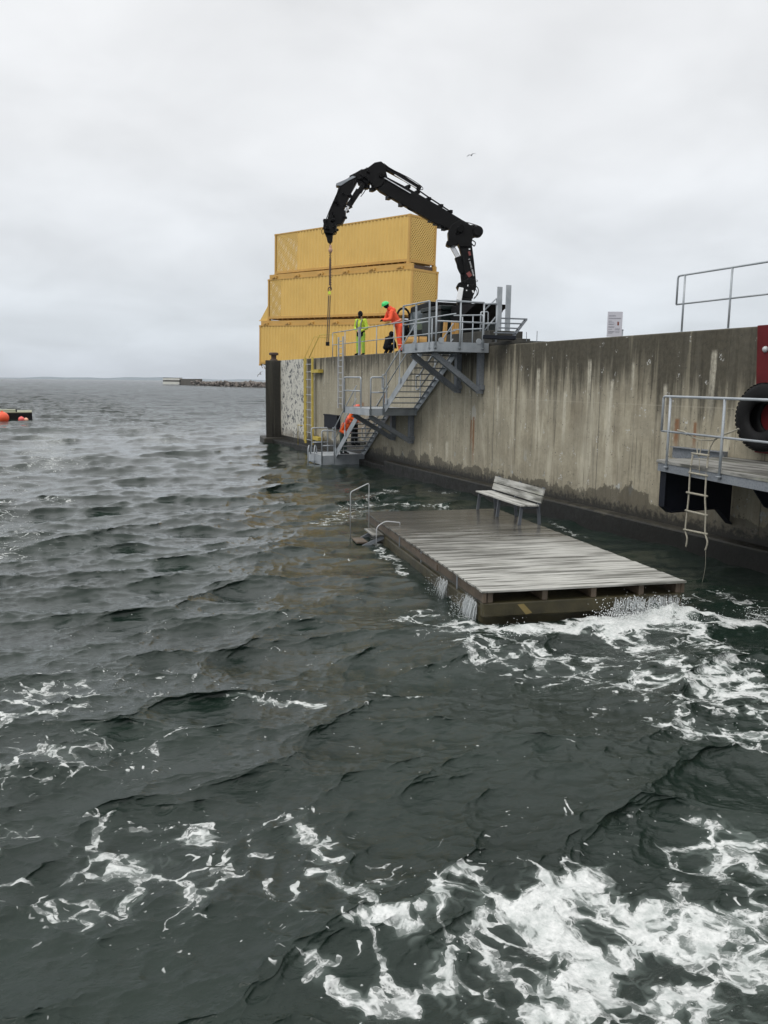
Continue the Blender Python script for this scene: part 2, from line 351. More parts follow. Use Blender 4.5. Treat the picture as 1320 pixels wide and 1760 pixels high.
def tag(o, label, cat, group=None):
    o['label'] = label; o['category'] = cat
    if group: o['group'] = group
    return o
def empty(name, loc=(0, 0, 0), label=None, cat=None, group=None, rot=None):
    o = bpy.data.objects.new(name, None); C.objects.link(o); o.location = loc; o.empty_display_size = .2
    if rot: o.rotation_euler = rot
    if label: tag(o, label, cat, group)
    return o
def rnd_corner(pts, r=.08, n=5):
    """round the corners of a polyline"""
    pts = [Vector(p) for p in pts]; o = [pts[0]]
    for i in range(1, len(pts)-1):
        a, b, c = pts[i-1], pts[i], pts[i+1]; d1 = (a-b); d2 = (c-b); q = min(r, d1.length*.45, d2.length*.45)
        p1 = b+d1.normalized()*q; p2 = b+d2.normalized()*q
        for k in range(n+1):
            t = k/n; o.append(p1*(1-t)**2+b*2*t*(1-t)+p2*t*t)
    o.append(pts[-1]); return o

# ================================================================== THE QUAY
QZ = 4.65; WX = 13.0
quay = empty('quay_wall', (WX, 20, 0), 'long grey concrete quay wall with dark grime and pale streaks above the water', 'wall')
def qb(mb, name, mat, **k):
    o = mb.build(name, mat, None, **k); o.parent = quay; o.matrix_parent_inverse = quay.matrix_basis.inverted(); return o
quay.matrix_basis = Matrix.Translation((WX, 20, 0))
mb = MB(); mb.prism([(WX, -25, -2), (WX, 44.05, -2), (WX, 44.05, QZ), (WX, -25, QZ)][::-1], (2.6, 0, 0)); qb(mb, 'wall', M['concrete'], bevel=.03)
mb = MB(); mb.prism([(12.65, -25, -2), (12.65, 30.2, -2), (13.02, 30.2, -2), (13.02, -25, -2)], (0, 0, 2.42)); mb.prism([(12.72, 30.2, -2), (12.72, 41.4, -2), (12.3, 46.3, -2), (13.02, 46.3, -2), (13.02, 30.2, -2)], (0, 0, 2.22)); qb(mb, 'footing', M['footing'], bevel=.04)
# painted bay near the corner
mb = MB(); mb.prism([(12.985, 41.75, .45), (12.985, 46.28, .45), (12.985, 46.28, QZ+.003), (12.985, 41.75, QZ+.003)], (.3, 0, 0)); qb(mb, 'painted_bay', M['speckle'])
mb = MB(); mb.bx(WX, 15.6, 44.05, 46.4, -2, QZ-.002); qb(mb, 'end_block', M['concrete'])
mb = MB(); mb.prism([(12.12, 46.4, -2), (12.48, 47.6, -2), (14.75, 54.6, -2), (16.6, 54.6, -2), (16.6, 46.4, -2)], (0, 0, 2+QZ+.01))
qb(mb, 'end_pier', M['dconc'], bevel=.03)
mb = MB()
for x_ in (12.42, 12.6): mb.bx(x_, x_+.05, 46.35, 46.41, 0, QZ-.1)
[setattr(o_, 'matrix_parent_inverse', quay.matrix_basis.inverted()) for o_ in mb.each('pier_rib', M['dconc'], quay)]
mb = MB(); mb.prism([(11.85, 45.8, -2), (12.2, 48.2, -2), (13.05, 48.2, -2), (13.05, 45.8, -2)], (0, 0, 2.3)); qb(mb, 'pier_footing', M['dconc'], bevel=.05)
mb = MB()
for y_ in (41.7,): mb.bx(12.93, 13.0, y_-.05, y_+.05, .4, QZ)
qb(mb, 'joint_strip', M['yellowp'])
# quay surface behind the parapet
mb = MB(); mb.prism([(15.6, -25, 0), (15.6, 46.4, 0), (16.6, 46.4, 0), (16.6, 54.6, 0), (70, 54.6, 0), (70, -25, 0)], (0, 0, 3.93)); g_ = mb.build('quay_ground', M['pavement']); g_['kind'] = 'structure'
mb = MB(); pass

# red fender board on the wall
o = MB().prism([(12.93, 12.1, 2.22), (12.93, 12.27, 4.66), (12.93, 9.0, 4.66), (12.93, 9.0, 2.22)], (.07, 0, 0)).build('fender_board', M['redpanel'], bevel=.01)
tag(o, 'tall dark red painted board fixed to the wall behind the tyre', 'fender board')
# tyre
ty = empty('old_tyre', (12.78, 11.72, 2.92), 'big black tyre hung against the red board and concrete wall', 'tyre')
def tyre_mesh():
    prof = [(.28, -.16), (.42, -.20), (.55, -.175), (.62, -.15), (.645, -.08), (.65, 0), (.645, .08), (.62, .15), (.55, .175), (.42, .20), (.28, .16), (.31, .10), (.43, .13), (.56, .145), (.60, 0), (.56, -.145), (.43, -.13), (.31, -.10)]
    n = 64; V = []; F = []; k = len(prof)
    for i in range(n):
        a = 2*PI*i/n
        for r_, w_ in prof: V.append((w_, r_*math.cos(a), r_*math.sin(a)))
    for i in range(n):
        for j in range(k): F.append((i*k+j, i*k+(j+1) % k, ((i+1) % n)*k+(j+1) % k, ((i+1) % n)*k+j))
    return MB().add(V, F)
tyre_mesh().build('casing', M['tyre'], ty, smooth=True)
mb = MB()
for i in range(48):
    a = 2*PI*i/48; c, s_ = math.cos(a), math.sin(a); R = Matrix.Rotation(a, 3, 'X')
    for sx in (-1, 1): mb.box(R @ Vector((sx*.10, .645, 0)), (.08, .012, .05), R)
mb.build('tread_blocks', M['tyre'], ty)
tag(MB().tube([(12.9, 11.5, 3.2), (12.85, 11.7, 3.5), (12.97, 11.72, 4.3), (13.05, 11.72, 4.7)], .018, 6).build('tyre_rope', M['rope'], smooth=True), 'short pale rope holding the tyre against the wall', 'rope')
mb = MB(); mb.sphere((12.92, 12.02, 4.2), .06, 10, 6); mb.tube([(12.93, 12.02, 4.2), (12.99, 12.02, 4.2)], .035); tag(mb.build('wall_bolt', M['galv_light'], smooth=True), 'round pale bolt head near the top of the red board', 'bolt')

# ------------------------------------------------------------------ railing generator
def rail_run(parent, pts, posts, h=1.1, r=.024, foot=0, mid=.5, mat='galv', name='rail', loop_start=False, loop_end=False, flat=False):
    """pts: polyline of rail feet; posts: list of points; h height"""
    P_ = [Vector(p) for p in pts]; hv = Vector((0, 0, h)); mv = Vector((0, 0, h*mid))
    if loop_start or loop_end:
        seq = [p+hv for p in P_]; low = [p+mv for p in P_]
        line = list(seq)
        if loop_start: line = [low[0]]+line
        if loop_end: line = line+[low[-1]]
        MB().tube(rnd_corner(line, .07), r, 8).build('handrail', M[mat], parent, smooth=True)
    else: MB().tube(rnd_corner([p+hv for p in P_], .06), r, 8).build('handrail', M[mat], parent, smooth=True)
    MB().tube(rnd_corner([p+mv for p in P_], .05), r*.85, 8).build('mid_rail', M[mat], parent, smooth=True)
    for q in posts:
        q = Vector(q); m_ = MB()
        if flat: m_.box(q+Vector((0, 0, (h-foot)/2)), (.05, .03, h+foot))
        else: m_.tube([q-Vector((0, 0, foot)), q+hv-Vector((0, 0, .01))], r, 8)
        m_.box(q-Vector((0, 0, foot-.05)), (.09, .09, .012))
        m_.build('post', M[mat], parent, smooth=not flat)

# upper right railing on the quay edge
ur = empty('quay_railing', (0, 0, 0), 'galvanised pipe railing standing on top of the wall at the upper right', 'railing', 'galvanised quay railings')
rail_run(ur, [(13.42, 15.08, 4.72), (13.42, 6.5, 4.72)], [(13.42, 14.86, 4.72), (13.42, 13.5, 4.72), (13.42, 12.0, 4.72), (13.42, 10.5, 4.72), (13.42, 9, 4.72)], h=1.2, foot=.09, loop_start=True, r=.022, mid=.48)
# sign board on the quay
sb = empty('notice_board', (15, 19.25, 4.65), 'pale grey notice board with small print on top of the quay wall', 'sign')
sd0 = at(1043, 575, x=15.2); sr = Vector((math.cos(yaw+.05), -math.sin(yaw+.05), 0)); sn = Vector((-sr.y, sr.x, 0))
S0 = sd0-Vector((0, 0, .06)); sw, sh = .42, .70
mb = MB(); mb.prism([S0, S0+sr*sw, S0+sr*sw+Vector((0, 0, sh)), S0+Vector((0, 0, sh))], sn*.02); mb.build('panel', M['signw'], sb).matrix_parent_inverse = Matrix.Translation((-15, -19.25, -4.65))
mb = MB()
def bar(x0, x1, zc, hh):
    a = S0+sr*x0-sn*.004; mb.prism([a+Vector((0, 0, zc-hh/2)), a+sr*(x1-x0)+Vector((0, 0, zc-hh/2)), a+sr*(x1-x0)+Vector((0, 0, zc+hh/2)), a+Vector((0, 0, zc+hh/2))], sn*.003)
rr = random.Random(3)
def words(x0, x1, zc, hh):
    x = x0
    while x < x1-.01:
        w_ = min(rr.uniform(.015, .05), x1-x); bar(x, x+w_, zc, hh); x += w_+.008
words(.035, .22, .585, .022); words(.035, .38, .52, .010); words(.035, .37, .505, .008)
for z_, n_ in ((.44, .09), (.41, .16), (.36, .17), (.34, .14), (.28, .17), (.265, .15), (.21, .1), (.15, .17), (.13, .15), (.10, .12)): words(.035, .035+n_, z_, .012)
for z_ in (.24, .21, .19, .15, .12): words(.22, .36, z_, .008)
p_ = mb.build('lettering', M['signtxt'], sb); p_.matrix_parent_inverse = Matrix.Translation((-15, -19.25, -4.65))
mb = MB(); bar(.28, .325, .37, .10); p_ = mb.build('red_symbol', simple('sign_symbol', (.18, .05, .03), .5), sb); p_.matrix_parent_inverse = Matrix.Translation((-15, -19.25, -4.65))
mb = MB(); q = S0+sr*(sw+.03)+sn*.05; mb.tube([q+Vector((0, 0, -.9)), q+Vector((0, 0, .18))], .022); mb.sphere(q+Vector((0, 0, .19)), .03); p_ = mb.build('post', M['galv'], sb, smooth=True); p_.matrix_parent_inverse = Matrix.Translation((-15, -19.25, -4.65))
for i_, (px, lab) in enumerate(((904.5, 'thin steel rod on the wall top nearest the grey bench frame'), (922.5, 'thin steel rod on the wall top, right one of the pair'))):
    q = at(px, 590, x=13.5); tag(MB().tube([(q.x, q.y, QZ-.02), (q.x, q.y, QZ+.36)], .010, 6).box((q.x, q.y, QZ+.012), (.05, .05, .02)).build('steel_rod', M['galv_dark']), lab, 'rod', 'thin rods on the wall top')

# ================================================================== RIGHT-HAND WALKWAY
wk = empty('steel_walkway', (0, 0, 0), 'grey steel walkway with timber deck bolted low on the right of the wall', 'walkway')
XO0, XO1 = 11.17, 10.62; YE = 12.75; YN = 5.0; ZD = 2.07
xo = lambda y: XO0+(XO1-XO0)*(YE-y)/(YE-9.7)
mb = MB(); nb = 13
for i in range(nb):
    a = i/nb; b = (i+1)/nb-.006
    P4 = [(xo(YE)+(12.98-xo(YE))*a, YE+.06, ZD-.04), (xo(YE)+(12.98-xo(YE))*b, YE+.06, ZD-.04), (xo(YN)+(12.98-xo(YN))*b, YN, ZD-.04), (xo(YN)+(12.98-xo(YN))*a, YN, ZD-.04)]
    mb.prism(P4, (0, 0, .04+.003*math.sin(i*7)))
mb.build('deck_boards', M['deck2'], wk)
mb = MB(); mb.beam((xo(YE)-.02, YE+.03, ZD-.03), (xo(YN)-.02, YN, ZD-.03), .035, .055); mb.build('edge_board', M['deck2'], wk)
mb = MB(); mb.beam((xo(YE), YE, ZD-.14), (xo(YN), YN, ZD-.14), .05, .15); mb.beam((xo(YE)+.03, YE-.02, ZD-.14), (12.98, YE-.02, ZD-.14), .05, .15); mb.build('edge_channel', M['galv_dark'], wk)
mb = MB(); mb.prism([(11.2, YE-.1, 1.94), (11.2, YE-.1, 1.17), (11.38, YE-.1, 1.04), (12.6, YE-.1, 1.06), (12.98, YE-.1, .72), (12.98, YE-.1, 1.94)], (0, -.02, 0))
for p, q in (((11.2, 1.94), (11.2, 1.17)), ((11.2, 1.17), (11.38, 1.04)), ((11.38, 1.04), (12.6, 1.06)), ((12.6, 1.06), (12.97, .72))):
    mb.beam((p[0], YE-.11, p[1]), (q[0], YE-.11, q[1]), .16, .02)
mb.build('bracket_plate', M['dksteel'], wk)
mb = MB()
for yb in (10.2, 7.7): mb.prism([(xo(yb)+.1, yb, 1.94), (12.98, yb, 1.94), (12.98, yb, .8), (xo(yb)+.5, yb, 1.5)], (0, -.03, 0))
mb.each('bracket_plate', M['dksteel'], wk)
mb = MB(); mb.bx(12.88, 12.99, 12.83, 14.3, 1.93, 2.16); mb.bx(12.80, 13.0, 12.83, 14.3, 2.16, 2.175); mb.build('wall_beam', M['galv_dark'], wk)
ys = [12.42, 10.78, 9.1, 7.4]
rail_run(wk, [(xo(12.66)-.05, 12.66, ZD), (xo(YN)-.05, YN, ZD)], [(xo(y)-.05, y, ZD) for y in ys], h=1.22, foot=.16, mid=.46, loop_start=True, r=.024)
# rope ladder
rl = empty('rope_ladder', (0, 0, 0), 'pale rope ladder with wooden rungs hanging from the walkway railing to the water', 'ladder')
A_ = [at(1191, 778, x=10.98), at(1186, 815, x=10.93), at(1184, 850, x=10.91), at(1181, 880, x=10.91), at(1178, 910, x=10.91), at(1181, 925, x=10.91), at(1179, 940, x=10.91)]
B_ = [at(1217, 783, x=10.92), at(1214, 818, x=10.87), at(1212, 855, x=10.85), at(1213, 885, x=10.85), at(1212, 915, x=10.85), at(1216, 932, x=10.85), at(1212, 946, x=10.85)]
xl = lambda p, x: Vector((x, p.y, p.z))
def smoothp(pts, k=4):
    P_ = [Vector(p) for p in pts]; o = []
    for i in range(len(P_)-1):
        a = P_[max(i-1, 0)]; b = P_[i]; c = P_[i+1]; d = P_[min(i+2, len(P_)-1)]
        for j in range(k):
            t = j/k; o.append(.5*((2*b)+(-a+c)*t+(2*a-5*b+4*c-d)*t*t+(-a+3*b-3*c+d)*t**3))
    o.append(P_[-1]); return o
MB().tube(smoothp(A_), .017, 7).build('side_rope', M['rope'], rl, smooth=True); MB().tube(smoothp(B_), .017, 7).build('side_rope', M['rope'], rl, smooth=True)
for (ax, ay, bx_, by) in ((1189, 779, 1219, 783), (1184, 812, 1217, 818), (1180, 846, 1216, 853), (1178, 877, 1216, 886), (1175, 910, 1216, 918)):
    p = at(ax, ay, x=10.89); q = at(bx_, by, x=10.85); MB().tube([p, q], .019, 8).build('rung', M['rope'], rl, smooth=True)
mb = MB(); mb.tube(smoothp([at(1164, 739, x=10.96), at(1178, 743, x=10.96), at(1190, 751, x=10.96), at(1205, 756, x=10.91), at(1228, 756, x=10.91), at(1238, 748, x=10.91), at(1250, 744, x=10.91), at(1270, 737, x=10.91)]), .013, 7)
mb.tube(smoothp([at(1217, 783, x=10.91), at(1221, 768, x=10.88), at(1232, 752, x=10.88), at(1250, 745, x=10.89), at(1269, 737, x=10.89)]), .014, 7)
mb.tube(smoothp([at(1199, 758, x=10.91), at(1198, 772, x=10.91), at(1201, 785, x=10.89), at(1205, 770, x=10.91), at(1206, 757, x=10.91)]), .010, 6)
mb.tube(smoothp([at(1202, 787, x=10.87), at(1202, 812, x=10.87)]), .007, 6)
for px, py in ((1178, 735), (1234, 739)): 
    q = at(px, py, x=11.01); mb.tube([q+Vector((0, .012*math.cos(t), .035*math.sin(t)))+Vector((.012*math.sin(t*2), 0, 0)) for t in [k*.6 for k in range(14)]], .011, 6)
mb.build('lashing', M['rope'], rl, smooth=True)
MB().tube(smoothp([at(1213, 946, x=10.85), at(1212, 975, x=10.85), at(1207, 1000, x=10.85), at(1203, 1010, x=10.85)]), .0032, 5).build('loose_line', M['rope'], rl, smooth=True)

# ================================================================== STAIRCASE
st = empty('steel_staircase', (0, 0, 0), 'galvanised steel staircase with three landings zigzagging down the quay wall to the water', 'staircase')
def landing(x0, x1, y0, y1, zt, h_=.24):
    mb = MB(); mb.bx(x0+.02, x1, y0+.02, y1-.02, zt-.04, zt-.012); mb.build('landing_grating', M['galv'], st)
    mb = MB(); mb.bx(x0, x0+.012, y0, y1, zt-h_, zt+.0); mb.build('side_fascia', M['galv'], st)
    mb = MB(); mb.bx(x0+.013, x1, y0-.006, y0+.006, zt-h_, zt); mb.build('end_fascia', M['galv'], st)
    mb = MB(); mb.bx(x0+.013, x1, y1-.012, y1, zt-h_, zt)
    for k in range(3):
        yy = y0+(y1-y0)*(k+.5)/3; mb.bx(x0+.014, x1-.01, yy-.03, yy+.03, zt-h_+.02, zt-.045)
    mb.build('under_frame', M['galv_dark'], st)
X0, X1 = 11.08, 12.97
landing(X0, X1, 22.68, 24.95, 4.72, .29); landing(X0, X1, 27.85, 30.55, 2.55, .25); landing(X0, X1, 33.1, 35.15, .40, .40)
def flight(y0, z0, y1, z1, x0, x1, n):
    d = Vector((0, y1-y0, z1-z0)); L_ = d.length; d.normalize()
    for x in (x0, x1): MB().beam((x, y0, z0), (x, y1, z1), .012 if x == x1 else .014, .26).beam((x+(.03 if x == x0 else -.03), y0, z0+.11), (x+(.03 if x == x0 else -.03), y1, z1+.11), .05, .01).build('stringer', M['galv'], st)
    for k in range(n):
        t = (k+.8)/(n+.2); yy = y0+(y1-y0)*t; zz = z0+(z1-z0)*t+.05
        m_ = MB(); m_.bx(x0+.008, x1-.008, yy-.13, yy+.13, zz-.035, zz); m_.build('tread', M['galv_dark'], st)
flight(24.75, 4.52, 27.95, 2.45, 11.68, 12.93, 10); flight(30.3, 2.36, 33.35, .30, 11.68, 12.93, 10)
# diagonal brackets and wall uprights
def brackets(yA, zt, drop, x_in):
    for y in yA:
        MB().beam((x_in, y, zt-.05), (12.83, y, zt-drop+.1), .16, .15, upv=(0, 1, 0)).build('diagonal_brace', M['galv_dark'], st)
        MB().bx(12.82, 12.99, y-.09, y+.09, zt-drop, zt).bx(12.86, 12.99, y-.16, y+.16, zt-drop+.12, zt-drop+.26).build('wall_upright', M['galv_dark'], st)
brackets((23.05, 24.55), 4.43, 1.25, 11.25); brackets((28.2, 29.9), 2.30, 1.05, 11.25)
# upper landing railing : outer (water side), near side, high side guard
def rr_(pts, posts, **k): rail_run(st, pts, posts, **k)
z1 = 4.72
rr_([(X0-.02, 24.9, z1), (X0-.02, 22.95, z1)], [(X0-.02, 24.88, z1), (X0-.02, 23.9, z1), (X0-.02, 22.95, z1)], h=1.2, foot=.22, flat=True)
rr_([(X0+.06, 22.64, z1), (12.75, 22.64, z1)], [(X0+.06, 22.64, z1), (11.95, 22.64, z1), (12.75, 22.64, z1)], h=1.2, foot=.22, r=.029)
rr_([(12.80, 22.64, z1), (13.2, 22.64, z1+.02)], [(13.2, 22.64, z1)], h=1.17, foot=.05, r=.029)
mb = MB(); mb.tube(rnd_corner([(12.82, 22.7, z1+1.0), (13.25, 22.75, z1+1.38), (13.25, 22.75, z1)], .06), .024); mb.tube([(12.84, 22.7, z1+.4), (13.22, 22.75, z1+.80)], .02); mb.build('gate_rail', M['galv'], st, smooth=True)
for y_ in (22.66, 24.6):
    pass
mb = MB()
for x_ in (X0+.25, 12.62): mb.tube([(x_, 22.66, z1+.04), (x_, 22.69, z1+.04)], .09, 14)
mb.each('lifting_lug', M['galv'], st)
# sloping rails of upper flight (both sides) with level start
def slope_rail(x, y0, z0, y1, z1_, h=1.0, posts=3, tail=True):
    a = Vector((x, y0, z0+h)); b = Vector((x, y1, z1_+h)); seq = [a, b]
    if tail: seq = seq+[b+Vector((0, .22, 0)), b+Vector((0, .22, -h*.5)), Vector((x, y1, z1_+h*.5)), ]
    MB().tube(rnd_corner(seq, .05), .022, 8).build('stair_handrail', M['galv'], st, smooth=True)
    MB().tube([a-Vector((0, 0, .5*h)), b-Vector((0, 0, .5*h))], .018, 8).build('stair_mid_rail', M['galv'], st, smooth=True)
    for k in range(posts):
        t = (k+.12)/(posts-.75); t = min(t, 1); q = Vector((x, y0+(y1-y0)*t, z0+(z1_-z0)*t)); MB().beam(q-Vector((0, 0, .12)), q+Vector((0, 0, h)), .045, .02).box(q-Vector((0, 0, .02)), (.03, .14, .20)).build('stair_post', M['galv'], st)
for (x, ) in ((11.63,), (12.98,)):
    slope_rail(x, 25.1, 4.45, 27.75, 2.75); slope_rail(x, 30.6, 2.35, 33.2, .55)
# level rail with sloping start seen through the upper landing (inner side near the opening)
mb = MB(); mb.tube(rnd_corner([(12.9, 22.95, z1+.02), (12.9, 22.95, z1+.86), (12.9, 24.9, z1+.98), ], .07), .022); mb.tube([(12.9, 22.95, z1+.45), (12.9, 24.9, z1+.52)], .02)
for y_ in (23.6, 24.3): mb.tube([(12.9, y_, z1), (12.9, y_, z1+.9)], .02)
mb.build('inner_rail', M['galv'], st, smooth=True)
# loop guards on landings 2 and 3
def loopguard(x0, y0, x1, y1, zf, h=1.1, low=.5, foot=.3, twin=False):
    a = Vector((x0, y0, zf)); b = Vector((x1, y1, zf)); hv = Vector((0, 0, h))
    mb = MB(); mb.tube(rnd_corner([a-Vector((0, 0, foot)), a+hv, b+hv, b-Vector((0, 0, foot))], .09), .031); mb.tube([a+hv*low, b+hv*low], .026)
    mb.build('loop_guard', M['galv'], st, smooth=True)
loopguard(X0-.03, 30.4, X0+.22, 29.25, 2.55, 1.12, .55, .22)
loopguard(X0-.03, 28.75, X0-.0, 27.9, 2.55, 1.12, .55, .22) if False else loopguard(11.12, 27.8, 11.62, 27.8, 2.55, 1.12, .52, .22)
loopguard(X0-.03, 34.6, X0+.02, 33.95, .36, 1.12, .45, .3) if False else loopguard(11.25, 35.15, 12.0, 35.15, .36, 1.1, .42, .3)
loopguard(11.05, 33.12, 11.6, 33.12, .36, 1.1, .42, .32)
# low side ladder loops hanging at the outer end of the bottom landing
for i_, x_ in enumerate((10.72, 11.0)):
    MB().tube(rnd_corner([(x_, 34.0, -.6), (x_, 34.0, .62), (x_+.12, 34.25, .78), (x_+.28, 34.55, .66), (x_+.3, 34.6, .36)], .12), .026).build('grab_rail', M['galv'], st, smooth=True)
MB().beam((10.72, 34.0, .1), (11.1, 34.0, .1), .1, .03).beam((10.72, 34.0, -.2), (11.1, 34.0, -.2), .1, .03).build('ladder_rung', M['galv_dark'], st)
# railing at wall side bottom landing + dark box on wall
MB().beam((12.95, 33.0, .9), (12.95, 37.2, .55), .06, .08).build('wall_kerb', M['footing'], st)
tag(MB().bx(12.82, 12.99, 36.24, 38.1, 1.32, 1.92).bx(12.80, 12.99, 36.2, 38.15, 1.90, 1.96).build('wall_box', M['dksteel'], bevel=.01), 'dark grey box on the wall behind the lower stairs', 'box')

# ================================================================== QUAY RAILING (far), LADDERS, BOLLARD
qr = empty('quay_railing', (0, 0, 0), 'galvanised railing on the wall top in front of the yellow containers', 'railing', 'galvanised quay railings')
rail_run(qr, [(13.12, 37.7, QZ), (13.12, 25.2, QZ+.02)], [(13.12, y_, QZ) for y_ in (37.7, 36.0, 34.2, 32.2, 30.4, 27.0)], h=1.12, foot=.02, r=.022)
MB().bx(13.04, 13.12, 34.0, 34.12, QZ-.0, QZ+1.2).build('post', M['galv'], qr)
al = empty('aluminium_ladder', (12.85, 35.8, 0), 'thin pale aluminium ladder standing upright against the wall behind the stairs', 'ladder')
def ladder(par, x, ya, yb, z0, z1_, mat, step=.3, rw=.07, rung=.02, x_=None, zr=None):
    for y in (ya, yb): MB().bx(x-.03, x+.03, y-rw/2, y+rw/2, z0, z1_).build('rail', M[mat], par)
    k = z0+.2
    while k < (zr or z1_)-.05:
        MB().tube([(x, ya, k), (x, yb, k)], rung, 6).build('rung', M['galv_light'], par, smooth=True); k += step
al.location = (0, 0, 0)
ladder(al, 12.86, 35.55, 36.15, 2.3, 5.5, 'galv_light', .28, .07)
yl = empty('yellow_ladder', (0, 0, 0), 'yellow steel ladder fixed to the wall beside the flaking white bay', 'ladder')
ladder(yl, 12.80, 39.85, 41.0, .35, QZ+.04, 'yellowp', .38, .19, .018)
MB().bx(12.72, 12.98, 38.7, 39.85, 3.92, 4.08).build('side_bracket', M['yellowp'], yl); MB().bx(12.72, 12.98, 38.7, 39.85, .62, .78).build('side_bracket', M['yellowp'], yl)
MB().tube(rnd_corner([(12.8, 40.4, QZ), (13.3, 40.2, QZ+1.15), (13.9, 39.4, QZ+1.15), (13.9, 39.4, QZ)], .06), .02, 6).tube(rnd_corner([(12.8, 41.2, QZ), (13.3, 41.1, QZ+1.1), (13.9, 40.7, QZ+1.05)], .06), .012, 6).build('grab_hoop', M['yellowp'], yl, smooth=True)
MB().tube([(12.6, 40.9, 1.25), (12.6, 41.7, 1.25), (12.6, 41.7, .2)], .02, 6).build('lower_hoop', M['yellowp'], yl, smooth=True)
bo = empty('bollard', (12.75, 46.9, QZ), 'dark rusty mooring bollard on the wall end in front of the containers', 'bollard')
mb = MB(); mb.tube([(0, 0, 0), (0, 0, .05), (0, 0, .1), (0, 0, .3)], [.22, .22, .15, .15], 14); mb.build('stem', M['rust'], bo, smooth=False)
mb = MB(); mb.tube([(0, 0, .3), (0, 0, .33), (0, 0, .42), (0, 0, .46)], [.2, .27, .27, .2], 14); mb.build('cap', M['rust'], bo)

# ================================================================== CONTAINERS
def perforated(mb, O, U, V, nu, nv, hs=.52, diam=True):
    """grid of cells over parallelogram O,U,V with a hole in each cell (staggered diamonds)"""
    U = Vector(U); V = Vector(V); O = Vector(O)
    for i in range(nu):
        for j in range(nv):
            a = O+U*(i/nu)+V*(j/nv); cu = U/nu; cv = V/nv
            c = a+cu*.5+cv*.5
            if (i+j) % 2: mb.add([a, a+cu, a+cu+cv, a+cv], [(0, 1, 2, 3)]); continue
            hsz = hs
            hp = [c-cu*hsz*.5-cv*hsz*.5, c+cu*hsz*.5-cv*hsz*.5, c+cu*hsz*.5+cv*hsz*.5, c-cu*hsz*.5+cv*hsz*.5]
            mb.add([a, a+cu, a+cu+cv, a+cv]+hp, [(0, 1, 5, 4), (1, 2, 6, 5), (2, 3, 7, 6), (3, 0, 4, 7)])
def corrugated(mb, O, U, n, hv, out_, depth=.036, ends=0):
    """vertical trapezoid corrugation along U with n periods, height vector hv"""
    O = Vector(O); U = Vector(U); hv = Vector(hv); out_ = Vector(out_); pts = []
    for i in range(n):
        for t, dd in ((0, 0), (.28, 0), (.5, -depth), (.78, -depth)): pts.append(O+U*((i+t)/n)+out_*dd)
    pts.append(O+U); V = []
    for p in pts: V += [p, p+hv]
    mb.add(V, [(2*i, 2*i+2, 2*i+3, 2*i+1) for i in range(len(pts)-1)])
